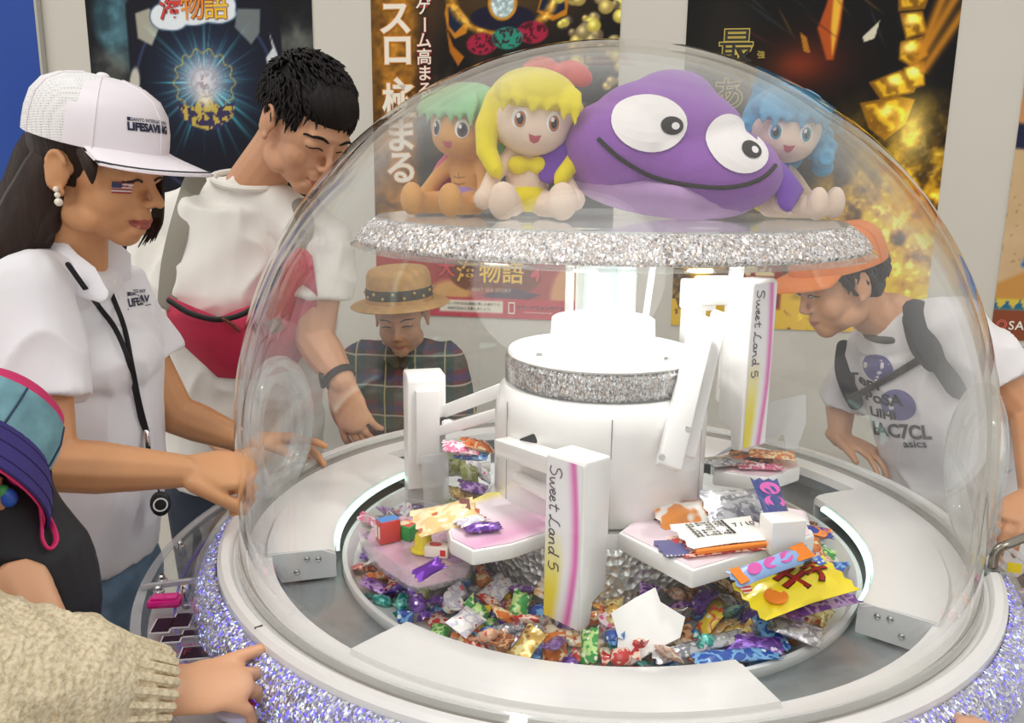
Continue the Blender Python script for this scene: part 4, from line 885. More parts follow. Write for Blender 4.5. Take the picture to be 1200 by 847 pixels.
# ================================================================== snacks and sweets
rng = random.Random(11)
def pack(name, c1, c2, c3, metal=0.0, sc=75, rough=.25):
    """printed wrapper: three inks broken up by cellular and noise patterns"""
    if 'pack_' + name in MATS: return MATS['pack_' + name]
    m, t, b = base('pack_' + name); vec = t.coord('Object'); oi = t.new('ShaderNodeObjectInfo')
    v2 = t.new('ShaderNodeVectorMath'); v2.operation = 'ADD'; t.link(vec, v2.inputs[0]); t.link(oi.outputs['Random'], v2.inputs[1])
    vo = t.new('ShaderNodeTexVoronoi'); vo.inputs['Scale'].default_value = sc; t.link(v2.outputs[0], vo.inputs['Vector'])
    n = t.noise(v2.outputs[0], sc * .7, 2)
    col = t.ramp(n, [(.45, s2l(c1)), (.48, s2l(c2)), (.55, s2l(c2)), (.58, s2l(c1))], 'LINEAR')
    col = t.mix(t.math('LESS_THAN', vo.outputs['Distance'], .22), col, s2l(c3))
    t.link(col, b.inputs['Base Color']); b.inputs['Roughness'].default_value = rough; b.inputs['Metallic'].default_value = metal; b.inputs['Coat Weight'].default_value = .5; b.inputs['Coat Roughness'].default_value = .1
    t.link(t.bump(t.noise(vec, 120, 3), .5, .0015), b.inputs['Normal']); MATS['pack_' + name] = m; return m
PK = [('red', '#c22a2c', '#e8c9b4', '#f2e2c4', .0), ('yellow', '#e8c92c', '#d8562a', '#f4efe0', .0), ('orange', '#d8732a', '#f0d8a8', '#b83a24', .0), ('pink', '#d8688e', '#f2dfe4', '#b82a5c', .0),
      ('purple', '#5a2a8e', '#8a5ac0', '#e2d4ec', .35), ('violet', '#7a3aa4', '#c8a4dc', '#3c1a5c', .3), ('blue', '#2a52a8', '#7ab0e0', '#f0f0f4', .0), ('teal', '#1f9088', '#7ad0c0', '#e8f4f0', .3), ('green', '#3c9a48', '#bfe08a', '#f4f0dc', .0),
      ('silver', '#c4c4c6', '#8a8a90', '#f0f0f0', .55), ('cream', '#ece0c8', '#c89a5c', '#a8402c', .0), ('white', '#efece8', '#c8c4d4', '#d84a6c', .0), ('brown', '#9a5a3a', '#d8a878', '#5a2c1a', .0), ('gold', '#c8a04a', '#f0dc9a', '#8a5a1a', .4), ('lime', '#b8cc48', '#eef0c4', '#5a8a2a', .0), ('peach', '#e0a888', '#f2dccc', '#c85a4a', .0)]
PKM = {n: pack(n, a, b_, c, m) for n, a, b_, c, m in PK}
def pillow(Lx, Wy, T, nx=8, ny=5, crimp=.12, seed=0):
    rs = random.Random(seed); b = MB(); vs = []
    for s_ in (1, -1):
        for j in range(ny + 1):
            for i in range(nx + 1):
                u = i / nx * 2 - 1; v = j / ny * 2 - 1; e = max(0, 1 - max(0, abs(u)) / (1 - crimp)); f = (1 - abs(v) ** 3) * (min(1, e * 2.2)) ** .7
                wv = Wy * (1 - .10 * (1 - abs(u)) ) if abs(u) < 1 - crimp else Wy
                z = s_ * (T / 2 * f + .0004) + (rs.uniform(-1, 1) * T * .10 if f > .05 else (.0012 * (-1) ** j))
                vs.append((u * Lx / 2 + (.0015 * (-1) ** j if abs(u) > .99 else 0), v * wv / 2, z))
    k = (nx + 1) * (ny + 1); fs = []
    for j in range(ny):
        for i in range(nx):
            a = j * (nx + 1) + i; fs.append((a, a + 1, a + nx + 2, a + nx + 1)); a += k; fs.append((a, a + nx + 1, a + nx + 2, a + 1))
    ring = [i for i in range(nx + 1)] + [j * (nx + 1) + nx for j in range(1, ny + 1)] + [ny * (nx + 1) + i for i in range(nx - 1, -1, -1)] + [j * (nx + 1) for j in range(ny - 1, 0, -1)]
    for i in range(len(ring)): a, c = ring[i], ring[(i + 1) % len(ring)]; fs.append((a, a + k, c + k, c))
    return b.add(vs, fs)
def twist(Lx, r):
    b = MB(); b.tube([(-Lx * .26, 0, 0), (-Lx * .2, 0, 0), (0, 0, 0), (Lx * .2, 0, 0), (Lx * .26, 0, 0)], [r * .35, r * .9, r, r * .9, r * .35], n=8, flat=.8, cap='flat')
    for s_ in (-1, 1):
        n = 5; c = Vector((s_ * Lx * .24, 0, 0)); P = [c + Vector((s_ * Lx * .24, (i / (n - 1) - .5) * r * 2.2, r * .35 * (-1) ** i)) for i in range(n)]
        b.add([c + Vector((0, -r * .2, 0)), c + Vector((0, r * .2, 0))] + P, [(0, 2, 3), (0, 3, 4), (0, 4, 1), (1, 4, 5), (1, 5, 6)])
    return b
def cup(r, h):
    b = MB(); b.lathe([(0, 0), (r * .62, 0), (r * .72, h * .1), (r * .9, h * .85), (r * 1.15, h * .9), (r * 1.15, h), (0, h)], 14, closed=False); return b
def boxm(x, y, z): b = MB(); b.box((0, 0, 0), (x, y, z), bev=.0012); return b
PROTO = {'pillow_sweet': [lambda: pillow(.046, .030, .012, seed=1), lambda: pillow(.038, .028, .013, seed=2), lambda: pillow(.054, .034, .012, seed=3)], 'twist_sweet': [lambda: twist(.058, .0105), lambda: twist(.05, .012)], 'snack_stick': [lambda: pillow(.085, .022, .012, 10, 4, .08, 5)], 'chocolate_cube': [lambda: boxm(.022, .022, .016)], 'jelly_cup': [lambda: cup(.014, .018)]}
MESH = {}
def proto(kind, var, mat):
    k = (kind, var, mat)
    if k not in MESH: MESH[k] = PROTO[kind][var]().mesh(kind, PKM[mat], smooth=True, angle=60)
    return MESH[k]
KL = {'pillow_sweet': 'pillow wrapped sweet', 'twist_sweet': 'twist wrapped sweet', 'snack_stick': 'stick shaped snack', 'chocolate_cube': 'small cube sweet', 'jelly_cup': 'small jelly cup'}
placed = []
def clear_of(x, y, r, d):
    return all((x - a) ** 2 + (y - b_) ** 2 > d * d for a, b_ in placed)
keep = [(c1.x, c1.y, .05)]
count = {}
def drop(x, y, z, tilt):
    kind = rng.choices(['pillow_sweet', 'twist_sweet', 'snack_stick', 'chocolate_cube', 'jelly_cup'], [50, 24, 6, 6, 7])[0]; var = rng.randrange(len(PROTO[kind]))
    az = math.degrees(math.atan2(y, x))
    if -185 < az < -128 or az > 150: ws = [9, 6, 4, 7, 16, 12, 6, 6, 6, 3, 5, 7, 5, 2, 4, 4]
    elif -128 <= az < -85: ws = [13, 11, 12, 12, 9, 6, 4, 2, 3, 6, 8, 9, 4, 6, 3, 8]
    else: ws = [8, 6, 9, 6, 9, 5, 8, 6, 5, 13, 5, 8, 5, 5, 3, 6]
    mat = rng.choices([p[0] for p in PK], ws)[0]
    o = bpy.data.objects.new(kind, proto(kind, var, mat)); COL.objects.link(o); o.location = (x, y, z)
    o.rotation_euler = (rng.uniform(-tilt, tilt), rng.uniform(-tilt, tilt), rng.uniform(0, 6.28))
    az = az if az < 60 else az - 360; r = math.hypot(x, y)
    side = next(nm for lim, nm in ((-192, 'far left'), (-165, 'left'), (-140, 'front left'), (-112, 'left front'), (-88, 'middle front'), (-64, 'right front'), (-38, 'front right'), (-8, 'right'), (400, 'far right')) if az < lim)
    ringn = 'by the centre' if r < .262 else ('midway out' if r < .318 else 'along the rim'); lay = 'on top' if tilt > .5 else 'low down'
    tag(o, f'{mat} {KL[kind]} {lay}, {ringn}, {side} of the dish', 'sweet', 'sweets heaped in the turning dish')
tot = 0
for layer, (dmin, zz, want, tl) in enumerate(((.0285, -.052, 185, .45), (.033, -.036, 108, .7))):
    placed = []; tries = 0; n = 0
    while n < want and tries < 9000:
        tries += 1; r = math.sqrt(rng.uniform(.208 ** 2, (.372 if layer == 0 else .362) ** 2)); a = rng.uniform(-215, 35)
        if layer == 1 and a < -195: continue
        x, y = r * math.cos(R_(a)), r * math.sin(R_(a))
        if not clear_of(x, y, 0, dmin): continue
        if layer == 1 and any(math.hypot(x - kx, y - ky) < kr for kx, ky, kr in keep): continue
        placed.append((x, y)); drop(x, y, ZD + zz + rng.uniform(-.003, .004) + (.006 if r > .33 and layer else 0), tl); n += 1
# ------------------------------------------------------------------ larger snacks that can be told apart
def snack(name, label, mb, mat, p, yaw=0, tilt=0, roll=0, cat='snack', up=0.0):
    root = thing(name, label, cat, Vector(p) + Vector((0, 0, up))); root.rotation_euler = (R_(roll), R_(tilt), R_(yaw)); 
    me = mb.mesh('wrapper', mat, smooth=True, angle=60); o = bpy.data.objects.new('wrapper', me); COL.objects.link(o); o.parent = root
    return root
def on(root, name, mb, mat, smooth=False):
    o = bpy.data.objects.new(name, mb.mesh(name, mat, smooth=smooth)); COL.objects.link(o); o.parent = root; return o
def flat_poly(P, z, th=.0006): return MB().prism(P, th, c=(0, 0, z))
def txt_on(root, s_, size, x, y, z, mat, rot=0, bold=0.0, name='lettering', curve=None):
    me = text_mesh(s_, size, .0002, bold); bm = bmesh.new(); bm.from_mesh(me); bpy.data.meshes.remove(me); mb = MB(); M = M4((x, y, z)) @ Matrix.Rotation(R_(rot), 4, 'Z')
    if curve: 
        def fn(p): q = M @ p; return Vector((q.x, q.y, z + curve(q.x, q.y)))
    else: fn = lambda p: M @ p
    mb.addbm(bm, fn); return on(root, name, mb, mat)
wfoil = pm('wrapper_yellow', '#f0d81c', .22, coat=.5, vary=.03, bump=.25, bscale=60, bdist=.003); wred = pm('ink_bright_red', '#d22a1e', .35); wblk = pm('ink_black', '#1a1614', .4); wblue = pm('ink_blue', '#2a6ac8', .35); wwht = pm('ink_white', '#f4f0ec', .4); worg = pm('ink_orange', '#e8801e', .35); wpink = pm('ink_pink', '#d058a8', .35)
def puff(Lx, Wy, T): return lambda x, y: T / 2 * max(0, (1 - abs(2 * y / Wy) ** 3)) * min(1, max(0, 1 - abs(2 * x / Lx) / .92) * 2.2) ** .7 - .0
# yellow bag
Lb, Wb, Tb = .150, .072, .020
p = (atz(870, 682, .05) + atz(998, 683, .05)) / 2
yb = snack('snack_bag', 'bright yellow snack bag with red lettering on the right of the dish', pillow(Lb, Wb, Tb, 14, 8, .07, 8), wfoil, atz(932, 688, .025), 22, -6, 14)
cv = puff(Lb, Wb, Tb)
for ch, x, y, sz, rt in (('キ', .000, .004, .056, 10), ('チ', .040, .004, .044, 8)):
    txt_on(yb, ch, sz, x, y, .0016, wblk, rt, .0022, curve=cv); txt_on(yb, ch, sz, x, y, .0022, wred, rt, .0010, curve=cv)
b = MB(); b.prism([(-.072, .012), (-.058, .008), (-.054, .034), (-.072, .034)], .0006, c=(0, 0, .0036)); on(yb, 'stripe_patch', b, wwht)
for i in range(3): b = MB(); b.prism([(-.072, .014 + i * .007), (-.057, .011 + i * .007), (-.0565, .014 + i * .007), (-.072, .0175 + i * .007)], .0006, c=(0, 0, .0042)); on(yb, 'red_stripe', b, wred)
b = MB(); b.prism(oval(-.042, -.012, .016, .014, 24), .0006, c=(0, 0, .0100)); on(yb, 'orange_spot', b, worg)
b = MB(); b.prism([(.045, .018), (.066, .018), (.066, .034), (.048, .034)], .0006, c=(0, 0, .0048)); on(yb, 'blue_patch', b, wblue)
for i in range(5): txt_on(yb, '★', .007, .049 + .007 * (i % 3), .022 + .007 * (i // 3), .0058, wwht)
# pink, blue and orange stick leaning over the yellow bag
st = snack('snack_stick', 'pink and blue stick snack leaning on the white pusher box', pillow(.125, .030, .014, 14, 5, .06, 9), pm('wrapper_sky', '#8fb0e0', .25, coat=.5, vary=.1, bump=.25, bscale=80, bdist=.002), atz(905, 662, .06), 24, -8, 22)
for i, x in enumerate((-.030, -.004, .020)): b = MB(); b.prism(oval(x, .0, .0115, .008, 20, .3), .0006, c=(0, 0, .0068)); on(st, 'pink_oval', b, wpink)
b = MB(); b.prism([(.032, -.012), (.058, -.013), (.058, .013), (.036, .012)], .0006, c=(0, 0, .0052)); on(st, 'orange_end', b, worg)
b = MB(); b.prism([(-.060, -.013), (-.046, -.012), (-.046, .012), (-.060, .013)], .0006, c=(0, 0, .0042)); on(st, 'orange_end', b, worg)
for i in range(9): b = MB(); b.box((.040 + i * .0016, -.0145, .0), (.0007, .0006, .009)); on(st, 'bar_code', b, wblk)
# packs on the right hand table
wpk = snack('snack_pack', 'white labelled flat pack lying on the pale pink table', pillow(.125, .070, .012, 10, 6, .05, 12), pm('wrapper_ivory', '#f0ebe2', .4, vary=.02, bump=.2, bscale=60, bdist=.002), atz(846, 624, .075), 16, 0, 4)
txt_on(wpk, '7 / 10', .014, .036, .006, .0062, wblk, 0, .0002)
for i in range(6): txt_on(wpk, '品名 原材料名 内容量', .0062, -.016, .020 - i * .0066, .0062, wblk)
b = MB(); b.box((0, -.036, -.003), (.116, .008, .006), bev=.002); on(wpk, 'orange_edge', b, worg)
snack('snack_pack', 'red and navy pack under the white labelled pack', pillow(.125, .066, .014, 10, 6, .05, 13), PKM['red'], atz(842, 637, .064), 14)
ziz = snack('snack_bag', 'violet bag with a saw tooth white edge on the pink table', pillow(.085, .050, .006, 10, 6, .05, 14), pm('wrapper_slate', '#5a5a8c', .3, coat=.4, vary=.2), atz(808, 641, .0635), 12)
for i in range(16): b = MB(); b.prism([(-.042 + i * .0053, -.0245), (-.039 + i * .0053, -.0245), (-.0405 + i * .0053, -.019)], .0005, c=(0, 0, .0012)); on(ziz, 'saw_tooth', b, wwht)
snack('snack_bag', 'orange striped long bag behind the white labelled pack', pillow(.14, .055, .016, 12, 6, .06, 15), pack('orange_foil', '#e0892c', '#f2ece4', '#c4c0bc', .1, 24), atz(820, 600, .07), 18, 0, 20)
snack('snack_bag', 'silver and grey bag leaning at the back of the pink table', pillow(.11, .06, .016, 12, 6, .06, 16), PKM['silver'], atz(868, 592, .08), 10, 0, 30)
wh = snack('snack_bag', 'navy bag with magenta ovals standing behind the pusher box', pillow(.085, .044, .014, 12, 6, .06, 17), pm('wrapper_navy', '#27387c', .25, coat=.5, vary=.15), atz(906, 592, .10), 100, -38, 8)
for x in (-.022, .002, .024): b = MB(); b.prism(oval(x, 0, .010, .016, 20), .0006, c=(0, 0, .0062)); on(wh, 'magenta_oval', b, wpink)
snack('snack_pack', 'small navy and orange pack beside the light strip', pillow(.055, .036, .010, 10, 6, .06, 18), pack('navy_orange', '#2a3a8c', '#e8842a', '#d05aa0', .0, 50), atz(952, 622, .055), -14, 6)
snack('snack_pack', 'purple foil edged pack under the yellow bag', pillow(.12, .05, .012, 12, 6, .05, 19), PKM['violet'], atz(955, 704, .0), 24, 0, 6)
snack('snack_stick', 'long silver stick with black print lying by the white scoop', pillow(.130, .026, .012, 14, 5, .06, 20), PKM['silver'], atz(820, 757, -.030), 20, -4, 10)
snack('snack_pack', 'blue and white pack at the front of the dish', pillow(.11, .030, .012, 12, 5, .06, 21), PKM['blue'], atz(862, 768, -.032), 8, 0, 0)
snack('foil_sweet', 'dark purple foil sweet with a white oval at the front', pillow(.07, .032, .016, 10, 6, .10, 22), PKM['purple'], atz(884, 755, -.030), -8, 0, 10)
snack('snack_pack', 'crumpled silver pack with printed table below the yellow bag', pillow(.065, .040, .014, 10, 6, .10, 23), PKM['silver'], atz(932, 738, -.02), -24, 10, 10)
# left tray and table
ck = snack('snack_bag', 'orange and cream bag of biscuits lying across the left tray', pillow(.095, .066, .020, 12, 8, .07, 24), pack('biscuit', '#ecc88a', '#f4e2b8', '#c86a3a', .0, 40), atz(524, 606, .066), 20, -6, 12)
b = MB(); b.prism([(.020, .0), (.034, -.006), (.040, .020), (.026, .026)], .0006, c=(0, 0, .0085)); on(ck, 'brown_lettering', b, pm('ink_brown', '#6a2c20', .4))
rb = snack('sweet_box', 'tall red and blue sweet box standing on the clear tray', boxm(.020, .032, .034), pm('card_red', '#d03a3c', .35, coat=.3), atz(455, 634, .017), -58, 0, 0, up=.018)
b = MB(); b.box((0, 0, .0172), (.018, .030, .0006)); on(rb, 'blue_lid_print', b, pm('card_blue', '#4a86c8', .35))
for x in (-.005, .005): b = MB(); b.box((x, -.0162, 0), (.005, .0006, .018)); on(rb, 'white_window', b, wwht)
gb = snack('sweet_box', 'small green sweet box on the clear tray', boxm(.026, .026, .022), pm('card_green', '#2f9a4a', .35, coat=.3), atz(478, 630, .017), -30, 0, 0, up=.012)
b = MB(); b.box((0, 0, .0112), (.022, .022, .0006)); on(gb, 'printed_lid', b, pack('lidp', '#e8d8b0', '#d0402a', '#f4f0e0', 0, 60))
jc = snack('jelly_cup', 'upside down yellow jelly cup on the clear tray', cup(.016, .026), pm('jelly_yellow', '#e8d428', .2, coat=.6), atz(496, 645, .017), 0, 0, 180, up=.027)
sb = snack('sweet_box', 'white sweet box with a red fruit print at the tray edge', boxm(.034, .020, .016), wwht, atz(513, 651, .017), -10, 0, 0, up=.009)
b = MB(); b.prism(oval(-.003, 0, .009, .006, 16), .0006, c=(0, 0, .0081)); on(sb, 'fruit_print', b, wred); b = MB(); b.box((.010, -.0102, 0), (.008, .0006, .009)); on(sb, 'red_print', b, wred)
snack('foil_sweet', 'shiny purple sweet hanging over the edge of the clear tray', pillow(.044, .020, .012, 8, 6, .1, 25), pm('foil_purple', '#6a2aa0', .2, metal=.5), atz(503, 667, .045), 42, -10, 30)
pf = snack('foil_sweet', 'purple and lilac foil sweet on the pink and yellow table', pillow(.050, .024, .012, 8, 6, .1, 26), PKM['purple'], atz(566, 618, .068), 14)
snack('snack_bag', 'clear and white bag beside the purple foil sweet', pillow(.046, .028, .010, 8, 6, .1, 27), PKM['white'], atz(552, 610, .068), 40)
# behind: piles left of the drum and on the back table
for i, (px, py, z, mat, yw, tl) in enumerate(((540, 525, .10, 'pink', 10, 10), (560, 522, .10, 'orange', 30, 20), (552, 532, .085, 'blue', -10, 0), (535, 545, .04, 'lime', 80, 60), (550, 560, .02, 'lime', 70, 70), (562, 550, .03, 'white', 10, 50), (545, 580, .0, 'gold', 20, 20), (557, 572, .01, 'violet', 20, 20))):
    snack('snack_pack', ['rose', 'bright orange', 'blue', 'tall yellow', 'second yellow', 'white cornered', 'golden', 'swirled violet'][i] + ' pack piled behind the left table', pillow(.06, .04, .016, 8, 6, .08, 30 + i), PKM[mat], atz(px, py, z), yw, tl, 10)
for i, (px, py, z, mat, yw) in enumerate(((880, 535, .072, 'brown', -20), (868, 540, .068, 'red', 10), (905, 533, .078, 'orange', -12), (850, 540, .07, 'silver', 20), (890, 545, .066, 'pink', -5))):
    snack('snack_pack', ['dark fried noodle', 'red edged', 'amber', 'silver', 'rose'][i] + ' pack stacked on the back table', pillow(.075, .05, .008, 8, 6, .06, 40 + i), PKM[mat] if mat != 'brown' else pack('noodle', '#3a3038', '#b8652c', '#8a3a3c', 0, 36), atz(px, py, z), yw)
# pouches outside on the counter at the right
for i, (px, py, mat, lab) in enumerate(((1196, 700, 'pink', 'pink and yellow sweet pouch on the counter by the right edge'), (1199, 735, 'yellow', 'yellow pouch with red dots lying on the right counter'), (1197, 765, 'red', 'red sweet pouch at the foot of the right counter'))):
    snack('sweet_pouch', lab, pillow(.07, .05, .018, 8, 6, .08, 50 + i), PKM[mat], atz(px, py, -.04) + Vector((.02, 0, 0)), 60 + 20 * i, 30, 0)
# ================================================================== people
def skinm(name, c): return pm('skin_' + name, c, .48, vary=.06, vscale=14, bump=.08, bscale=500, bdist=.0005, sss=.12)
sk_w = skinm('warm', '#d39a6c'); sk_m = skinm('man', '#cf9a76'); sk_b = skinm('boy', '#cf9870'); sk_c = skinm('pale', '#dca680'); sk_d = skinm('deep', '#a06a44')
hairm = pm('hair_dark', '#17110f', .55, spec=.25, vary=.3, vscale=60, bump=.8, bscale=140, bdist=.004, stretch=(1, 1, .12)); hairb = pm('hair_brown', '#2c1d16', .5, spec=.3, vary=.35, vscale=60, bump=.8, bscale=140, bdist=.003, stretch=(1, 1, .1))
lash = pm('lash_dark', '#20150f', .6); lipm = pm('lip', '#a8544a', .35); lipp = pm('lip_pale', '#b4685c', .45); eyew = pm('eye_white', '#e6ddd4', .3); irism = pm('iris_dark', '#2c1a12', .2)
polo = pm('polo_white', '#eceaee', .85, vary=.02, bump=.25, bscale=700, bdist=.0006, sheen=.1); tee = pm('tee_white', '#e9e5dd', .9, vary=.03, bump=.15, bscale=500, bdist=.0006); tee2 = pm('tee_white_cool', '#e6e2e2', .9, vary=.03, bump=.15, bscale=500)
denim = pm('denim_light', '#6f8aa3', .85, vary=.22, vscale=24, bump=.3, bscale=600); denimd = pm('denim_dark', '#2c3442', .85, vary=.2, bump=.3, bscale=600); shoe = pm('shoe_grey', '#55504c', .7)
def hmat(c, yaw, pitch, roll, s): return Matrix.Translation(Vector(c)) @ Matrix.Rotation(R_(yaw), 4, 'Z') @ Matrix.Rotation(R_(-pitch), 4, 'X') @ Matrix.Rotation(R_(roll), 4, 'Y') @ Matrix.Scale(s, 4)
def head_shape(H, child=False):
    h = MB(); k = 1.0
    h.ell((0, -.012, .034), (.074, .093, .083), n=24); h.ell((0, .026, .010), (.066, .066, .07), n=20); h.ell((0, .030, -.042), (.056, .058, .066), n=20)
    h.ell((0, .058, -.090), (.026, .026, .022)); h.ell((0, .02, -.075), (.046, .05, .03))
    for sx in (-1, 1):
        h.ell((sx * .029, .048, -.034), (.031, .030, .036) if not child else (.034, .033, .038)); h.ell((sx * .045, .012, -.072), (.018, .035, .024))
        h.ell((sx * .031, .076, .006), (.018, .014, .013)); h.ell((sx * .009, .097, -.034), (.0072, .010, .007))
        h.ell((sx * .076, -.010, -.006), (.007, .019, .032), Matrix.Rotation(sx * .25, 3, 'Z') @ Matrix.Rotation(-.2, 3, 'X'))
        h.tube([(sx * (.080 + .004 * math.sin(q)), -.010 - .017 * math.cos(q), -.002 + .028 * math.sin(q)) for q in [-.9 + i * .45 for i in range(9)]], .0045, n=6); h.ell((sx * .078, -.002, -.034), (.006, .008, .009))
    h.ell((0, .074, .024), (.050, .020, .012)); nt = .112 if not child else .104
    h.tube([(0, .088, .014), (0, .096, -.008), (0, nt, -.028)], [.0065, .007, .0092]); my = .004 if not child else .010
    h.ell((0, .086 - my, -.052), (.022, .014, .010))
    h.ell((0, .093 - my, -.060), (.018, .011, .0055)); h.ell((0, .091 - my, -.070), (.016, .011, .0062)); h.ell((0, .081 - my * .5, -.082), (.02, .012, .008))
    return h.xf(H)
def face(root, body, H, lips=lipp, eyes=.35, brow=1.0, mouth='closed', lashw=.0016, lipk=.80):
    bv = bvh_of(body); F = H @ Matrix(((1, 0, 0, 0), (0, 0, 1, 0), (0, 1, 0, 0), (0, 0, 0, 1)))     # local x = across the face, y = up, z = outwards
    for sx in (-1, 1):
        if eyes > 0:
            o = eyes; e = decal('eye', [[(sx * .0175, .002), (sx * .024, .002 + .005 * o), (sx * .032, .003 + .006 * o), (sx * .044, .001), (sx * .034, .002 - .009 * o), (sx * .024, .001 - .007 * o)]], F, bv, eyew, root, .0006)
            decal('iris', [oval(sx * .030, .001 - .002 * o, .0052, max(.002, .0068 * o), 14)], F, bv, irism, e, .0011)
        stroke('eyelash', [smooth_line([(sx * .0165, .001), (sx * .024, .004 + .005 * eyes), (sx * .033, .005 + .006 * eyes), (sx * .046, .000)], 4)], lashw, F, lash, root, bv, .0009)
        mb = MB(); pts = smooth_line([(sx * .014, .020), (sx * .026, .0255), (sx * .040, .0245), (sx * .052, .017)], 4); n = len(pts); P = []
        for x, y in pts:
            q = F @ Vector((x, y, .0)); d = (F.to_3x3() @ Vector((0, 0, 1))).normalized(); hh = bv.ray_cast(q + d * .2, -d, .4); P.append((hh[0] if hh[0] else q) + d * .0005)
        mb.tube(P, [.0022 * brow * H.to_scale()[0] * (.6 + .7 * math.sin(PI * (i + 1) / (n + 1))) for i in range(n)], n=6); mb.build('eyebrow', hairm, root)
        decal('nostril', [oval(sx * .0085, -.0395, .0032, .0018, 10)], F, bv, lash, root, .0004)
    if mouth == 'open':
        decal('mouth', [smooth_line([(-.023, -.0585), (0, -.0605), (.023, -.0585), (.014, -.068), (0, -.0705), (-.014, -.068)], 3, True)], F, bv, pm('mouth_dark', '#6a2522', .5), root, .0006); decal('teeth', [[(-.016, -.0605), (0, -.0615), (.016, -.0605), (.012, -.0645), (-.012, -.0645)]], F, bv, eyew, root, .0011)
        up, lo = [(-.025, -.058), (-.010, -.0535), (0, -.055), (.010, -.0535), (.025, -.058), (.010, -.0605), (0, -.0612), (-.010, -.0605)], [(-.022, -.0605), (-.010, -.0685), (0, -.0695), (.010, -.0685), (.022, -.0605), (.012, -.0745), (0, -.0768), (-.012, -.0745)]
    else:
        up, lo = [(-.024, -.0635), (-.010, -.0575), (0, -.0590), (.010, -.0575), (.024, -.0635), (.010, -.0650), (-.010, -.0650)], [(-.022, -.0645), (0, -.0660), (.022, -.0645), (.012, -.0730), (0, -.0748), (-.012, -.0730)]
        stroke('lip_line', [smooth_line([(-.019, -.0635), (0, -.0650), (.019, -.0635)], 4)], .0006, F, lash, root, bv)
    k_ = lipk; sc_ = lambda P: [(x * k_, -.0635 + (y + .0635) * (.3 + lipk * .7)) for x, y in P]
    decal('upper_lip', [sc_(up)], F, bv, lips, root, .0010, 6); decal('lower_lip', [sc_(lo)], F, bv, lips, root, .0010, 6)
    return bv, F
def hand(b, w, fdir, pn, side, curl=(25, 30, 20), s=1.0, thumb=(35, 10), spread=4, index=None, each=None):
    """palm and five fingers at wrist w; fdir finger direction, pn direction the palm faces, side +1/-1 thumb side"""
    f = Vector(fdir).normalized(); n = Vector(pn); n = (n - f * n.dot(f)).normalized(); x = f.cross(n).normalized() * side; w = Vector(w)
    b.tube([w - f * .02 * s, w + f * .012 * s, w + f * .05 * s, w + f * .078 * s], [.024 * s, .030 * s, .039 * s, .038 * s], n=14, flat=[.8, .6, .40, .34], up=n if abs(n.dot(f)) < .9 else (0, 0, 1))
    b.ell(w + f * .03 * s + x * .026 * s + n * .008 * s, (.016 * s,) * 3)
    L = ((.044, .027, .021), (.048, .031, .023), (.044, .028, .022), (.034, .021, .019))
    for i in range(4):
        off = (.030 - i * .0200) * s; p = w + f * (.080 - (.003, 0, .003, .010)[i]) * s + x * off; ang = 0.0; P = [p - f * .02 * s, p]; r0 = (.0098, .0100, .0096, .0086)[i] * s
        cl = curl if not (i == 0 and index) else index
        if each: cl = each[i]
        d0 = (f + x * math.tan(R_(spread * (1.5 - i)))).normalized()
        for j in range(3):
            ang += R_(cl[j]); d = d0 * math.cos(ang) + n * math.sin(ang); p = p + d * L[i][j] * s; P.append(p)
        b.tube(P, [r0 * 1.05, r0, r0 * .93, r0 * .88, r0 * .74], n=10)
    t0 = w + f * .022 * s + x * .026 * s; a = R_(thumb[0]); d = (f * math.cos(a) + x * math.sin(a) + n * math.sin(R_(thumb[1]))).normalized(); P = [t0 - f * .008 * s, t0 + d * .036 * s]
    d2 = (d + f * .35 + n * .25 - x * .25).normalized(); P.append(P[-1] + d2 * .030 * s); P.append(P[-1] + (d2 + n * .2).normalized() * .022 * s)
    b.tube(P, [.0135 * s, .0115 * s, .0108 * s, .0088 * s], n=10)
def torso(b, hip, waist, chest, neck, fwd, wd=(.165, .145, .175, .12), fl=(.68, .66, .64, .62), grow=0.0, hem=None):
    pts = [Vector(hip), Vector(waist), Vector(chest), Vector(neck)]; b.tube(pts, [r + grow for r in wd], n=24, flat=list(fl), up=fwd, cap='flat' if hem else 'round')
def shoe_pair(root, ankles, fwd):
    for a in ankles:
        a = Vector(a); f = Vector(fwd).normalized(); b = MB(); b.tube([Vector((a.x, a.y, .045)) - f * .05, Vector((a.x, a.y, .04)) + f * .05, Vector((a.x, a.y, .03)) + f * .15], [.042, .044, .032], n=12, flat=.85); b.box(Vector((a.x, a.y, .012)) + f * .05, (.25, .085, .022), Matrix.Rotation(math.atan2(f.y, f.x), 3, 'Z'), bev=.008)
        fuse(b, 'shoe', shoe, root, .006, 2)
def legs(b, hips, ankles, r=(.085, .062, .045), grow=0.0, upto=1.0):
    for h, a in zip(hips, ankles):
        h, a = Vector(h), Vector(a); k = h.lerp(a, .5) + Vector((0, 0, 0)); e = h.lerp(a, upto)
        if upto >= 1: b.tube([h, k, a], [r[0] + grow, r[1] + grow, r[2] + grow], n=16, cap='round')
        else: b.tube([h, e], [r[0] + grow, r[0] * (1 - upto * .5) + grow], n=18, cap='flat')
def view_frame(p, rot=0.0, yaw=0.0, pitch=0.0):
    """frame at p whose z looks back to where the viewer stands, for print on clothing"""
    z = (Vector(CAM) - Vector(p)); z.z *= .3; z.normalize(); M = frame(z); return M4(p, M) @ Matrix.Rotation(R_(yaw), 4, 'Y') @ Matrix.Rotation(R_(pitch), 4, 'X') @ Matrix.Rotation(R_(rot), 4, 'Z')
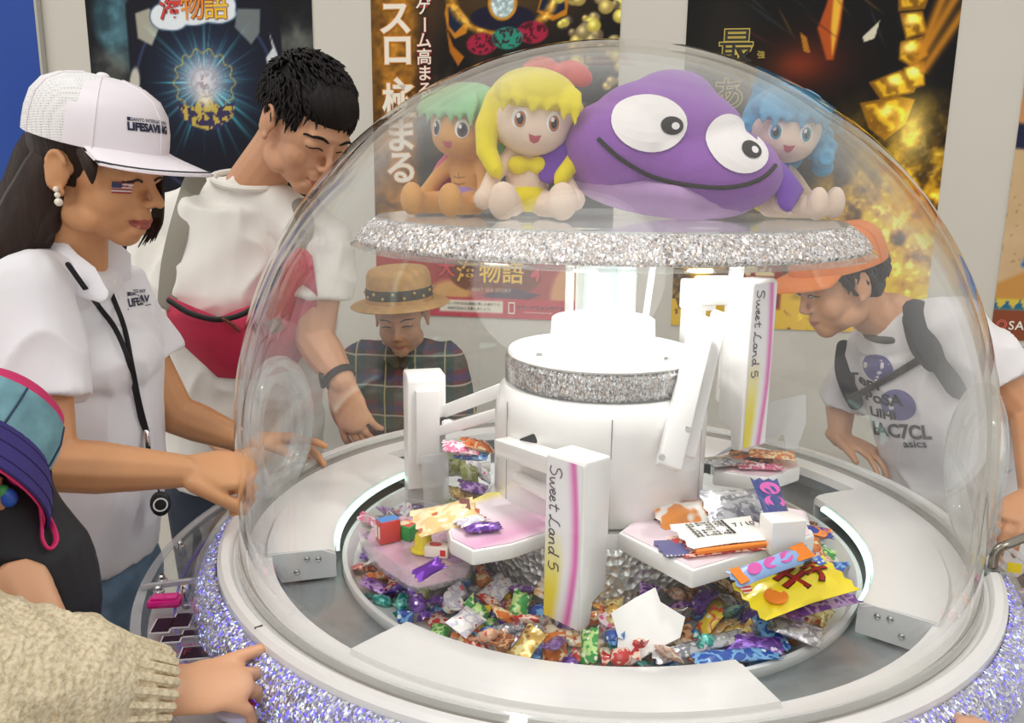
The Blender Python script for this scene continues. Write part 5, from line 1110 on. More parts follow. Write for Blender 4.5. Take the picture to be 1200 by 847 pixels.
def cap_hat(root, C, mat, mat2, mesh_mat=None, brimL=.075, rx=.086, ry=.104, h=.100, name='cap', piping=None):
    """baseball cap in frame C (x across, y forwards, z up)"""
    b = MB(); pr = [(1.0, 0), (1.0, .15), (.985, .35), (.93, .6), (.80, .8), (.58, .93), (.30, .99), (0.004, 1.0)]
    b.lathe([(r * rx, z * h) for r, z in pr] + [(r * (rx - .004), z * (h - .004) - (.001 if z == 0 else 0)) for r, z in pr[::-1]], 48, sy=ry / rx)
    for i, f in enumerate(b.f):
        c = sum((b.v[j] for j in f), Vector()) / len(f)
        if mesh_mat and c.y < .018: b.m[i] = 1
    b.xf(C); crown = b.build(name, [mat, mesh_mat] if mesh_mat else mat, root, angle=60)
    b = MB(); n, m = 20, 6; top = []; bot = []
    for j in range(m + 1):
        for i in range(n + 1):
            a = R_(-68 + 136 * i / n); t = j / m; x0, y0 = rx * .98 * math.sin(a), ry * .98 * math.cos(a); ext = brimL * (math.cos(a * 1.15) ** .55 if abs(a * 1.15) < PI / 2 else 0)
            p = Vector((x0 * (1 + .05 * t), y0 + ext * t, .004 - .35 * (x0 / rx) ** 2 * .055 * (t ** .7) - .10 * ext * t)); top.append(p + Vector((0, 0, .002))); bot.append(p - Vector((0, 0, .002)))
    k = (n + 1) * (m + 1); b.v = top + bot; fs = []
    for j in range(m):
        for i in range(n): a = j * (n + 1) + i; fs += [(a, a + 1, a + n + 2, a + n + 1), (k + a, k + a + n + 1, k + a + n + 2, k + a + 1)]
    for i in range(n): a = m * (n + 1) + i; fs += [(a, a + 1, k + a + 1, k + a), (i, k + i, k + i + 1, i + 1)]
    b.f = fs; b.m = [0] * len(fs); edge = [top[m * (n + 1) + i].lerp(bot[m * (n + 1) + i], .5) for i in range(n + 1)]; b.xf(C); b.build('brim', mat2, crown, angle=50)
    if piping: q = MB(); q.tube([e - Vector((0, .006, -.0025)) for e in edge], .0018, n=6); q.xf(C); q.build('brim_piping', piping, crown)
    q = MB(); q.ell((0, 0, h), (.009, .009, .005)); q.xf(C); q.build('top_button', mat, crown)
    for a in (0, 60, 120, 180, 240, 300):
        q = MB(); q.tube([Vector((r * rx * 1.008 * math.cos(R_(a + 30)), r * ry * 1.008 * math.sin(R_(a + 30)), z * h * 1.005)) for r, z in pr[:-1]], .0011, n=5); q.xf(C); q.build('seam', mat, crown)
    return crown
up = Vector((0, 0, 1))

# ------------------------------------------------------------------ woman in the white cap
W = thing('person', 'person in a white cap and white polo shirt working at the left of the machine', 'person', (-.86, .02, 0))
Hw = hmat(atY(114, 196, -.03), -100, 14, 3, .93); fw = Vector((.97, -.2, 0)).normalized()
nk = atY(72, 318, .02); ch = atY(78, 400, .03); wa = atY(98, 560, .03); hp = atY(92, 690, .03)
shR = atY(34, 340, -.13); elR = atY(58, 545, -.20); wrR = atY(213, 552, -.13)
shL = atY(120, 330, .17); elL = atY(205, 485, .20); wrL = atY(286, 516, .235)
b = MB(); hd = head_shape(Hw); b.add(hd.v, hd.f); b.tube([Hw @ Vector((0, -.022, -.05)), Hw @ Vector((0, -.032, -.10)), nk + Vector((.01, 0, 0))], [.050, .048, .058], n=16)
torso(b, hp, wa, ch, nk, fw, (.13, .11, .13, .07)); b.tube([shR, nk, shL], .045)
b.tube([shR, shR.lerp(elR, .5), elR], [.047, .042, .036]); b.tube([elR, elR.lerp(wrR, .35), wrR], [.037, .038, .025]); b.tube([shL, elL], [.047, .037]); b.tube([elL, elL.lerp(wrL, .35), wrL], [.037, .036, .024])
hand(b, wrR, (wrR - elR).normalized() + Vector((0, .1, .05)), (.1, .6, -.8), -1, (46, 60, 35), .95, (30, 25), 6)
hand(b, wrL, (.93, .12, .03), (.0, -.3, -1), -1, (20, 24, 16), .93, (20, 20), 3, index=(5, 10, 10))
hpL, hpR = hp + Vector((0, .085, -.02)), hp + Vector((0, -.085, -.02)); an = [(hp.x - .01, hpR.y, .08), (hp.x + .02, hpL.y, .08)]
legs(b, [hpR, hpL], an, (.082, .056, .036)); Wb = fuse(b, 'body', sk_w, W, .0035, 4)
bv, Ff = face(W, Wb, Hw, lipm, 0, .8, 'closed', .0020, 1.12)
b = MB(); torso(b, hp + Vector((0, 0, .085)), wa, ch, nk - up * .035, fw, (.168, .158, .168, .115), (.74, .72, .74, .66), 0, True); b.tube([shR + up * .002, nk - up * .02, shL], [.054, .058, .056], n=16)
b.tube([shR, shR.lerp(elR, .64)], [.056, .068], n=18, cap='flat'); b.tube([shL, shL.lerp(elL, .6)], [.064, .070], n=18, cap='flat'); b.ell(ch + fw * .06 + Vector((0, 0, -.02)), (.085, .13, .07)); b.ell(nk - up * .02, (.085, .10, .045))
ps = fuse(b, 'polo_shirt', polo, W, .0055, 7, folds(21, .008, (28, 34, 14))); bps = bvh_of(ps)
# collar, placket, badge, lanyard
for sy, p_ in ((-1, [(62, 290), (75, 312), (98, 330), (118, 345)]), (1, [(100, 283), (118, 292), (138, 310), (146, 322)])):
    b = MB(); Yc = -.055 if sy < 0 else .03; P = [atY(x, y, Yc + .012 * i * -sy * -1) for i, (x, y) in enumerate(p_)]; b.tube(P, [.020, .026, .026, .012], n=10, flat=.28, up=(0, -1, .3)); b.build('collar', polo, W)
def strap(name, P, wd, th, mat, parent, n=8):
    b = MB(); b.tube([Vector(p) for p in smooth_line(P, 5)], wd, n=n, flat=th / wd, up=(0, -1, 0)); return b.build(name, mat, parent)
def on_surf(bv, px, py, off=.003, Y=-.6):
    o = Vector(CAM); d = Vector(ray(px, py)).normalized(); h = bv.ray_cast(o + d * .35, d, 3); return (h[0] - d * off) if h[0] else None
lan = [on_surf(bps, x, y, .03) for x, y in ((60, 287), (80, 310), (100, 338))] + [on_surf(bps, x, y, .008) for x, y in ((118, 362), (135, 385), (150, 420), (158, 455), (165, 490), (171, 505))]; lan2 = [on_surf(bps, x, y, .005) for x, y in ((118, 310), (133, 350), (146, 385), (155, 430), (163, 470), (172, 505))]
LY = thing('lanyard', 'black lanyard with a clip and timer hanging on the polo shirt', 'lanyard', (ORG[W.name].x, ORG[W.name].y - .2, 1.05))
lan = [p for p in lan if p]; lan2 = [p for p in lan2 if p]
for q in (lan, lan2): strap('cord', q, .0042, .0014, pm('cord_black', '#17161a', .7), LY)
tip = lan[-1]; b = MB(); b.tube([tip, tip + Vector((.004, -.006, -.022))], .004, n=8); b.build('metal_clip', chrome, LY); b = MB(); b.tube([tip + Vector((.004, -.006, -.022)), tip + Vector((.006, -.008, -.044))], [.0065, .005], n=10, flat=.5); b.build('plastic_clip', black, LY)
q = [tip + Vector((.006, -.008, -.044)), atY(180, 545, tip.y - .02), atY(186, 575, tip.y - .02)]; b = MB(); b.tube(q, .0015, n=6); b.build('loop', pm('cord_black', '#17161a'), LY)
b = MB(); c_ = atY(188, 590, tip.y - .02); Mv = view_frame(c_).to_3x3(); b.ell(c_, (.016, .021, .007), Mv); o = b.build('timer', black, LY); b = MB(); b.lathe([(.009, .0065), (.0115, .0068), (.0115, .008), (.009, .008)], 24, c=c_, M=Mv); b.build('timer_ring', chrome, o)
pb = on_surf(bps, 164, 353, .0); Fp = view_frame(pb, -6, 8)
text('shirt_lettering', 'LIFESAV', .0155, Fp, pm('ink_navy', '#1e2440', .6), W, .0006, bps, .0026, sx=.9); text('shirt_lettering', '■SANYO INT', .0075, Fp @ Matrix.Translation((-.002, .0125, 0)), pm('ink_navy', '#1e2440', .6), W, .0002, bps, .0026, sx=.9)
stroke('shirt_underline', [[(-.026, -.009), (.026, -.009)]], .0008, Fp, pm('ink_navy', '#1e2440', .6), W, bps, .001)
for x, y in ((134, 330), (139, 348)):
    p = on_surf(bps, x, y, .001)
    if p: b = MB(); b.ell(p, (.004, .002, .004)); b.build('button', pm('button_white', '#f4f2f0', .3), W)
b = MB(); legs(b, [hpR + up * .03, hpL + up * .03], an, (.098, .07, .05), .004, .21); torso(b, hp - up * .03, hp + up * .02, hp + up * .05, hp + up * .08, fw, (.160, .165, .16, .14), (.75, .75, .72, .7)); fuse(b, 'denim_shorts', denim, W, .006, 4, folds(8, .005))
shoe_pair(W, an, fw)
# hair under the cap
b = MB(); b.ell((0, -.016, .036), (.079, .096, .085), n=24); b.xf(Hw)
def lock(P, r, n=10): b.tube([Vector(p) for p in smooth_line([atY(*p) for p in P], 4)], r_interp(r, (len(P) - 1) * 4 + 1), n=n)
def r_interp(r, n): return [float(v) for v in np.interp(np.linspace(0, 1, n), np.linspace(0, 1, len(r)), r)]
lock(((72, 185, .0), (52, 240, .01), (22, 300, .02), (-8, 360, .03)), (.062, .066, .060, .03)); lock(((60, 190, -.06), (42, 240, -.06), (14, 295, -.07), (-14, 345, -.06)), (.03, .042, .045, .015)); lock(((66, 225, -.06), (52, 262, -.07), (30, 300, -.09)), (.02, .022, .006)); lock(((100, 178, -.108), (106, 196, -.116), (108, 214, -.117)), (.012, .010, .002))
[lock(((178 + i * 1.2, 200, .06), (181 + i * 1.0, 232, .058), (176 + i * 1.4, 262, .056), (162 + i * 2.2 + 3 * math.sin(i * 4), 290 - i, .05)), (.004, .004, .003, .0006), 5) for i in range(10)]
for i in range(60):
    t = i / 59; lock(((95 - 55 * t, 182 - 4 * t, -.105 + .05 * t), (68 - 42 * t, 240, -.085 + .03 * t), (40 - 50 * t, 300, -.08 + .02 * t), (22 - 50 * t + 6 * math.sin(i * 9), 335 + 14 * math.sin(i * 5), -.08)), (.0055, .0065, .005, .0008), 5) if t > .28 else None
b.build('hair', hairb, W, angle=180)
for dy, dz in ((0, -.034), (-.001, -.026), (.001, -.044)): q = MB(); q.ell(Hw @ Vector((.086, .0 + dy * 3, dz - .004)), .0042 if dz > -.04 else .0058); q.build('ear_stud', pm('pearl', '#f2ead8', .2, coat=.5), W)
# cheek flag: white field, red stripes, blue canton
Fk = M4(on_surf(bv, 143, 220, 0), view_frame(on_surf(bv, 143, 220, 0), -3, 18).to_3x3()); fl = decal('cheek_flag', [[(-.014, -.008), (.014, -.008), (.014, .008), (-.014, .008)]], Fk, bv, pm('paint_white', '#e6dcd6', .6), W, .0008, 4)
for i in range(4): decal('red_stripe', [[(-.014, .008 - i * .0046), (.014, .008 - i * .0046), (.014, .0058 - i * .0046), (-.014, .0058 - i * .0046)]], Fk, bv, pm('paint_red', '#a83038', .6), fl, .0012, 3)
decal('blue_canton', [[(-.014, -.0005), (-.001, -.0005), (-.001, .008), (-.014, .008)]], Fk, bv, pm('paint_blue', '#3a4468', .6), fl, .0016, 3)
m_m, t_m, b_m = base('cap_mesh'); vo = t_m.new('ShaderNodeTexVoronoi'); vo.inputs['Scale'].default_value = 230; vo.inputs['Randomness'].default_value = .1; t_m.link(t_m.coord('Object', (1, 1, 1.25)), vo.inputs['Vector']); b_m.inputs['Roughness'].default_value = .9
t_m.link(t_m.ramp(vo.outputs['Distance'], [(.12, s2l('#c4c0b8')), (.36, s2l('#f1efee'))]), b_m.inputs['Base Color']); t_m.link(t_m.bump(vo.outputs['Distance'], .8, .002), b_m.inputs['Normal'])
capw = pm('cap_white', '#f2f1f2', .8, vary=.015, bump=.2, bscale=500)
Cw = Matrix.Translation(Hw @ Vector((0, -.006, .038))) @ Matrix.Rotation(R_(-103), 4, 'Z') @ Matrix.Rotation(R_(-13), 4, 'X')
cp = cap_hat(W, Cw, capw, capw, m_m, .082, .086, .104, .094, 'cap', pm('piping_black', '#17181c', .6)); bcp = bvh_of(cp)
q = MB(); q.box((0, -.110, .004), (.03, .012, .016), bev=.003); q.xf(Cw); q.build('strap_tab', capw, cp)
pc = on_surf(bcp, 168, 148, 0) or on_surf(bcp, 155, 148, 0)
Fq = view_frame(pc, -3, 38, 0); nav = pm('ink_navy', '#1e2440', .6)
text('cap_lettering', 'LIFESAVING', .0145, Fq @ Matrix.Translation((.012, -.002, 0)), nav, cp, .0008, bcp, .0012, sx=.9); text('cap_lettering', '■SANYO INTERNATIONAL', .0065, Fq @ Matrix.Translation((.012, .008, 0)), nav, cp, .0001, bcp, .0012, sx=.85)

# ------------------------------------------------------------------ man in the white tee behind
Mn = thing('person', 'dark haired person in a white tee with a pink crossbody bag leaning over the machine', 'person', (-.75, .60, 0))
Hm = hmat(atY(358, 148, .47), -132, 34, -6, 1.04); fm = Vector((.45, -.9, 0)).normalized()
nk = atY(292, 222, .56); ch = atY(292, 330, .58); wa = atY(290, 450, .62); hp = atY(285, 560, .66)
shR = atY(190, 268, .60); elR = atY(186, 400, .56); wrR = atY(245, 505, .50); shL = atY(378, 285, .52); elL = atY(368, 395, .50); wrL = atY(401, 447, .43)
b = MB(); hd = head_shape(Hm); b.add(hd.v, hd.f); b.tube([Hm @ Vector((0, -.03, -.03)), Hm @ Vector((0, -.045, -.09)), nk], [.056, .055, .054], n=16)
torso(b, hp, wa, ch, nk - up * .03, fm, (.14, .14, .15, .07)); b.tube([shR - up * .01, nk - up * .03, shL - up * .01], .04)
b.tube([shR - up * .006, elR], [.048, .042]); b.tube([elR, wrR], [.042, .029]); b.tube([shL, shL.lerp(elL, .5), elL], [.054, .050, .043]); b.tube([elL, elL.lerp(wrL, .4), wrL], [.043, .043, .029])
hand(b, wrL, (.30, -.25, -.9), (.25, .9, -.2), -1, (16, 34, 24), .98, (34, 30), 6); hand(b, wrR, (.9, -.1, -.2), (0, .2, -1), -1, (30, 40, 25), 1.0)
Mb = fuse(b, 'body', sk_m, Mn, .0034, 4); face(Mn, Mb, Hm, lipp, .0, 1.1)
b = MB(); torso(b, hp + up * .02, wa, ch, nk - up * .03, fm, (.185, .180, .205, .135), (.64, .64, .62, .62), 0, True); b.tube([shR - up * .002, shR.lerp(nk, .6) - up * .004, nk - up * .022, shL.lerp(nk, .6) - up * .004, shL - up * .002], [.062, .062, .066, .062, .062], n=16); b.tube([shR, shR.lerp(elR, .52)], [.068, .078], n=18, cap='flat'); b.tube([shL, shL.lerp(elL, .56)], [.068, .080], n=18, cap='flat')
ts = fuse(b, 'tee_shirt', tee, Mn, .006, 6, folds(31, .012, (30, 26, 24))); bts = bvh_of(ts)
b = MB(); c_ = nk + up * .022; b.tube([c_ + Matrix.Rotation(a, 3, 'Z') @ Vector((.074, 0, 0)) + fm * .008 * math.cos(a - math.atan2(fm.y, fm.x)) - up * (.018 * math.cos(a - math.atan2(fm.y, fm.x)) + .002) for a in [2 * PI * i / 28 for i in range(28)]], .007, n=8, closed=True); b.build('neckband', tee, Mn)
hpL, hpR = hp + Vector((.09, 0, 0)), hp + Vector((-.09, 0, 0)); an = [(hpR.x, hpR.y, .09), (hpL.x, hpL.y, .09)]; b = MB(); legs(b, [hpR, hpL], an, (.10, .075, .06)); torso(b, hp - up * .04, hp, hp + up * .04, hp + up * .08, fm, (.16, .175, .17, .15)); fuse(b, 'jeans', denimd, Mn, .008, 3); shoe_pair(Mn, an, fm)
# short hair
b = MB(); b.ell((0, -.020, .042), (.0800, .094, .084), n=24); b.ell((0, .012, .066), (.070, .078, .054), n=20); b.xf(Hm); rs = random.Random(4)
for i in range(900):
    th = rs.uniform(0, 2 * PI); ph = math.acos(rs.uniform(-.18, 1)); d = Vector((math.sin(ph) * math.cos(th), math.sin(ph) * math.sin(th), math.cos(ph))); p = Vector((d.x * .080, -.018 + d.y * .095, .042 + d.z * .085))
    if p.y > .050 and p.z < .060: continue
    if p.y > .012 and p.z < .024: continue
    fl_ = Vector((d.x * .15 + rs.uniform(-.25, .25), .9 * max(0, d.z) + .1, -.55 * (1 - max(0, d.z)) + rs.uniform(-.1, .2))); fl_ = (fl_ - d * fl_.dot(d)).normalized(); ln = rs.uniform(.022, .036)
    b.tube([Hm @ (p - d * .004), Hm @ (p + fl_ * ln * .5 + d * .007), Hm @ (p + fl_ * ln + d * rs.uniform(.0, .008))], [.0042, .0034, .0006], n=4)
b.build('hair', hairm, Mn, angle=180)
# watch and bead bracelet
WT = thing('wristwatch', 'dark wristwatch with a round case on the hanging arm', 'watch', wrL); dw = (wrL - elL).normalized(); Mw = frame(dw)
b = MB(); b.lathe([(.031, -.008), (.035, -.007), (.035, .007), (.031, .008)], 28, c=wrL - dw * .012, M=Mw); b.build('strap', pm('strap_dark', '#2a2320', .6), WT); cc = wrL - dw * .012 + Vector((-.034, -.008, -.004)); Mx = frame((-1, -.3, -.1)); b = MB(); b.lathe([(0, -.003), (.018, -.003), (.018, .005), (.014, .007), (0, .007)], 24, c=cc, M=Mx, closed=False); b.build('case', pm('case_dark', '#38322c', .3, metal=.6), WT)
# crossbody bag
BG = thing('crossbody_bag', 'pink and red crossbody bag slung across the white tee', 'bag', ch + fm * .14)
pink = pm('bag_pink', '#c62a4e', .65, vary=.06, bump=.2, bscale=300); red = pm('bag_red', '#c62a4e', .6, vary=.06, bump=.2, bscale=300)
S = lambda x, y, o=.012: on_surf(bts, x, y, o) or atY(x, y, .45)
P = [(192, 345), (215, 362), (255, 372), (300, 355), (330, 310), (350, 283), (366, 300), (372, 345), (366, 400), (345, 432), (300, 446), (255, 442), (215, 405), (196, 372)]
cx_, cy_ = 300, 390; ring = [S(x, y, .006) for x, y in P]; mid = [S(cx_ + (x - cx_) * .8, cy_ + (y - cy_) * .8, .045) for x, y in P]; inner = [S(cx_ + (x - cx_) * .4, cy_ + (y - cy_) * .4, .055) for x, y in P]; cen = S(cx_, cy_, .056); n = len(P); b = MB()
b.add(ring + mid + inner + [cen], [(i, (i + 1) % n, n + (i + 1) % n, n + i) for i in range(n)] + [(n + i, n + (i + 1) % n, 2 * n + (i + 1) % n, 2 * n + i) for i in range(n)] + [(2 * n + i, 2 * n + (i + 1) % n, 3 * n) for i in range(n)])
b.add([S(x, y, -.01) for x, y in P], [tuple(range(n))])
o = b.build('pouch', [pink, red], BG, angle=180)
for p in o.data.polygons:
    if (p.center + ORG[BG.name]).x < atY(262, 390, .45).x: p.material_index = 1
strap('zip', [S(*q, .060) for q in ((198, 352), (225, 368), (262, 374), (300, 358), (328, 316))], .006, .003, black, BG); b = MB(); b.tube([S(262, 374, .066), S(272, 380, .07), S(280, 388, .072)], .004, n=6); b.build('zip_pull', pm('leather_tab', '#6a3424', .5), BG)
b = MB(); q = [S(*c, .062) for c in ((310, 378), (326, 372), (334, 386), (318, 392))]; b.add(q + [x + Vector((0, .004, 0)) for x in q], [(0, 1, 2, 3), (7, 6, 5, 4), (0, 4, 5, 1), (1, 5, 6, 2), (2, 6, 7, 3), (3, 7, 4, 0)]); b.build('leather_badge', pm('badge_brown', '#7a5a4c', .5), BG, smooth=False)
strap('shoulder_strap', [S(*q, .008) for q in ((196, 352), (200, 310), (210, 265), (222, 225), (232, 205))], .020, .003, pm('strap_grey', '#8e897c', .8), BG)
strap('shoulder_strap', [S(*q, .010) for q in ((350, 290), (358, 265), (352, 240))], .018, .003, pm('strap_grey', '#8e897c', .8), BG)

# ------------------------------------------------------------------ boy in the straw hat
plaid, tp, bp = base('plaid'); vec = tp.coord('Object', (1, 1, 1)); sp = tp.new('ShaderNodeSeparateXYZ'); tp.link(vec, sp.inputs[0])
def band(src, freq, ph, w_): return tp.math('LESS_THAN', tp.math('ABSOLUTE', tp.math('SUBTRACT', tp.math('FRACT', tp.math('ADD', tp.math('MULTIPLY', src, freq), ph)), .5)), w_)
col = tp.mix(band(sp.outputs[0], 13, .1, .22), s2l('#2a3038'), s2l('#6a2430')); col = tp.mix(tp.math('MULTIPLY', band(sp.outputs[2], 13, .3, .22), .6), col, s2l('#27543c')); col = tp.mix(tp.math('MULTIPLY', band(sp.outputs[2], 13, .8, .1), .6), col, s2l('#26306a'))
col = tp.mix(tp.math('MULTIPLY', band(sp.outputs[0], 13, .62, .026), .8), col, s2l('#cdbf7a')); col = tp.mix(tp.math('MULTIPLY', band(sp.outputs[2], 13, .05, .03), .7), col, s2l('#c8c0a8')); tp.link(col, bp.inputs['Base Color']); bp.inputs['Roughness'].default_value = .9
By = thing('person', 'boy in a straw hat and plaid shirt looking down behind the machine', 'person', (-.46, .90, 0))
Hb = hmat(atY(470, 368, .82), 178, 18, 3, .84); fb = Vector((0, -1, 0))
nk = atY(473, 408, .90); ch = atY(474, 450, .91); wa = atY(474, 530, .92); hp = atY(474, 600, .93); shR = atY(424, 420, .90); shL = atY(523, 420, .90); elR = atY(412, 490, .88); elL = atY(538, 490, .88); wrR = atY(440, 540, .78); wrL = atY(515, 540, .78)
b = MB(); hd = head_shape(Hb, True); b.add(hd.v, hd.f); b.tube([Hb @ Vector((0, -.03, -.05)), nk], [.042, .045], n=14); torso(b, hp, wa, ch, nk, fb, (.10, .10, .11, .06)); b.tube([shR, nk, shL], .034)
for s_, e_, w_ in ((shR, elR, wrR), (shL, elL, wrL)): b.tube([s_, e_], [.036, .030]); b.tube([e_, w_], [.030, .021])
hand(b, wrR, (.6, -.6, -.2), (0, 0, -1), 1, (25, 30, 20), .72); hand(b, wrL, (-.6, -.6, -.2), (0, 0, -1), -1, (25, 30, 20), .72)
Bb = fuse(b, 'body', sk_b, By, .004, 4); face(By, Bb, Hb, lipp, 0, .8)
b = MB(); torso(b, hp, wa, ch, nk - up * .03, fb, (.135, .135, .135, .085), (.7, .68, .68, .65), 0, True); b.tube([shR, nk - up * .02, shL], .047, n=14)
for s_, e_ in ((shR, elR), (shL, elL)): b.tube([s_, s_.lerp(e_, .95)], [.048, .052], n=16, cap='flat')
ps2 = fuse(b, 'plaid_shirt', plaid, By, .005, 5, folds(51, .007, (40, 40, 20)))
for sx in (-1, 1): b = MB(); b.tube([nk + Vector((sx * .055, .01, .012)), nk + Vector((sx * .045, -.035, .0)), nk + Vector((sx * .012, -.065, -.03))], [.016, .022, .010], n=8, flat=.3, up=(0, -1, .4)); b.build('shirt_collar', plaid, By)
bs2_ = bvh_of(ps2)
for i in range(3): 
    p = on_surf(bs2_, 476 + i * .5, 432 + i * 22, .001)
    if p: b = MB(); b.ell(p, (.005, .0025, .005)); b.build('shirt_button', pm('button_white', '#f4f2f0', .3), By)
hpL, hpR = hp + Vector((.06, 0, 0)), hp + Vector((-.06, 0, 0)); an = [(hpR.x, hpR.y, .08), (hpL.x, hpL.y, .08)]; b = MB(); legs(b, [hpR, hpL], an, (.075, .06, .05)); b.ell(hp, (.13, .095, .08)); fuse(b, 'trousers', denimd, By, .008, 3); shoe_pair(By, an, fb)
b = MB(); b.ell((0, -.018, .035), (.078, .094, .083), n=20); b.xf(Hb); b.build('hair', hairm, By)
SH = thing('straw_hat', 'tan straw hat with a dark studded band on the plaid boy', 'hat', Hb @ Vector((0, -.006, .05))); Cs = Matrix.Translation(Hb @ Vector((0, -.012, .048))) @ Matrix.Rotation(R_(178), 4, 'Z') @ Matrix.Rotation(R_(-2), 4, 'X') @ Matrix.Rotation(R_(3), 4, 'Y')
straw = pm('straw', '#c79a5c', .75, vary=.14, vscale=60, bump=.6, bscale=260, bdist=.002)
pr = [(.124 - .0025 * i, -.004 - .010 * (1 - i / 16) ** 2 + .0010 * (i % 2)) for i in range(17)] + [(.083, .004), (.082, .02), (.081, .04), (.079, .062), (.072, .074)] + [(.066 - .006 * i, .077 + .0035 * (i / 10) + .0011 * (i % 2)) for i in range(11)] + [(.0004, .082)]
b = MB(); b.lathe(pr + [(r * .965, z - .003) for r, z in pr[::-1]], 56, sx=1.0, sy=1.1); b.xf(Cs); hat = b.build('hat_body', straw, SH, angle=70)
b = MB(); b.lathe([(.0835, .006), (.0845, .008), (.0830, .030), (.0818, .031)], 56, sy=1.1); b.xf(Cs); bd = b.build('hat_band', pm('band_olive', '#4a4436', .8), hat)
for i in range(20): a = 2 * PI * i / 20; b = MB(); b.ell(Cs @ Vector((.0845 * math.cos(a), .0845 * 1.1 * math.sin(a), .013 + .010 * (i % 2))), .0042); b.build('stud', pm('stud_gold', '#c8ac6a', .3, metal=.8), hat)

# ------------------------------------------------------------------ boy with the orange cap on the right
Br = thing('person', 'boy in an orange cap and white printed tee leaning in from the right', 'person', (.72, .42, 0))
Hr = hmat(atY(984, 332, .42), 100, 20, 4, .88); fr_ = Vector((-.9, -.45, 0)).normalized()
nk = atY(1052, 378, .42); ch = atY(1090, 440, .42); wa = atY(1115, 540, .42); hp = atY(1120, 650, .42); shR = atY(1020, 408, .56); elR = atY(985, 478, .60); wrR = atY(984, 512, .56); shL = atY(1118, 380, .31); elL = atY(1208, 486, .25); wrL = atY(1213, 580, .10)
b = MB(); hd = head_shape(Hr, True); b.add(hd.v, hd.f); b.tube([Hr @ Vector((0, -.03, -.05)), Hr @ Vector((0, -.055, -.09)), nk], [.046, .048, .056], n=14); torso(b, hp, wa, ch, nk, fr_, (.11, .11, .13, .07)); b.tube([shR, nk, shL], .04)
b.tube([shR, elR], [.04, .034]); b.tube([elR, wrR], [.034, .024]); b.tube([shL, elL], [.044, .037]); b.tube([elL, wrL], [.037, .026])
hand(b, wrR, (.55, -.75, -.12), (.0, -.1, -1), -1, (12, 22, 14), .82, (35, 10), 7); hand(b, wrL, (-.80, -.5, -.25), (.15, .2, -1), 1, (24, 40, 25), .85, (20, 30), 3)
Rb = fuse(b, 'body', sk_b, Br, .0038, 4); face(Br, Rb, Hr, lipp, .3, 1.0)
b = MB(); torso(b, hp + up * .02, wa, ch, nk - up * .04, fr_, (.165, .160, .165, .10), (.68, .66, .68, .64), 0, True); b.tube([shR, nk - up * .03, shL], [.056, .056, .058], n=16); b.tube([shL, shL.lerp(elL, .62)], [.054, .068], n=18, cap='flat'); b.tube([shR, shR.lerp(elR, .9)], [.056, .066], n=18, cap='flat')
t2s = fuse(b, 'tee_shirt', tee2, Br, .0055, 6, folds(61, .009, (34, 34, 22))); bt2 = bvh_of(t2s)
b = MB(); b.tube([nk - up * .01 + Matrix.Rotation(a, 3, 'Z') @ Vector((.058, 0, 0)) - up * .020 * math.cos(a - math.atan2(fr_.y, fr_.x)) for a in [2 * PI * i / 24 for i in range(24)]], .008, n=8, closed=True); b.build('neckband', pm('neckband_grey', '#5a564e', .8), Br)
hpL, hpR = hp + Vector((.03, -.08, 0)), hp + Vector((-.03, .08, 0)); an = [(hpR.x, hpR.y, .08), (hpL.x, hpL.y, .08)]; b = MB(); legs(b, [hpR, hpL], an, (.085, .065, .055)); b.ell(hp, (.13, .13, .09)); fuse(b, 'trousers', pm('shorts_dark', '#33333a', .85), Br, .008, 3); shoe_pair(Br, an, fr_)
b = MB(); b.ell((0, -.020, .034), (.080, .095, .082), n=24); b.ell((0, -.05, -.01), (.066, .05, .06), n=16); b.xf(Hr); rs = random.Random(9)
for i in range(200):
    th = rs.uniform(0, 2 * PI); z_ = rs.uniform(-.35, .4); rr_ = math.sqrt(1 - z_ * z_); p = Vector((rr_ * math.cos(th) * .080, -.020 + rr_ * math.sin(th) * .095, .034 + z_ * .082))
    if p.y > .03 and p.z < .045: continue
    b.tube([Hr @ p, Hr @ (p + Vector((p.x * .06, -.004, -.012))), Hr @ (p + Vector((p.x * .05, .0, -.024)))], [.006, .005, .0008], n=5)
b.build('hair', hairm, Br, angle=180)
Co = Matrix.Translation(Hr @ Vector((0, -.008, .040))) @ Matrix.Rotation(R_(100), 4, 'Z') @ Matrix.Rotation(R_(-16), 4, 'X') @ Matrix.Scale(.92, 4); org_ = pm('cap_orange', '#e0803c', .8, vary=.03, bump=.2, bscale=500)
cap_hat(Br, Co, org_, org_, None, .078, .092, .108, .092)
ink_g = pm('tee_ink_dark', '#2e2c30', .7); ink_p = pm('tee_ink_violet', '#6f6a9c', .7)
def tprint(s_, px, py, size, rot, mat, bold=.001, off=.0016, sx=1.0, yaw=0):
    p = on_surf(bt2, px, py, 0)
    if p: text('shirt_print', s_, size, view_frame(p, rot, yaw), mat, Br, bold, bt2, off + .0012, sx=sx)
for px, py, r_ in ((1028, 432, .030), (1052, 475, .034)):
    p = on_surf(bt2, px, py, 0)
    if p: decal('shirt_disc', [oval(0, 0, r_, r_, 24)], view_frame(p), bt2, ink_p, Br, .0010, 4)
tprint('Tem', 1012, 446, .034, 8, ink_g, .0012); tprint('PoSA', 1034, 468, .034, 12, ink_g, .0012); tprint('LilHi', 1034, 485, .028, 12, ink_g, .0010); tprint('THAC7CL', 1044, 505, .042, 14, ink_g, .0016, sx=.8); tprint('asics', 1072, 520, .024, 14, ink_g, .0005)
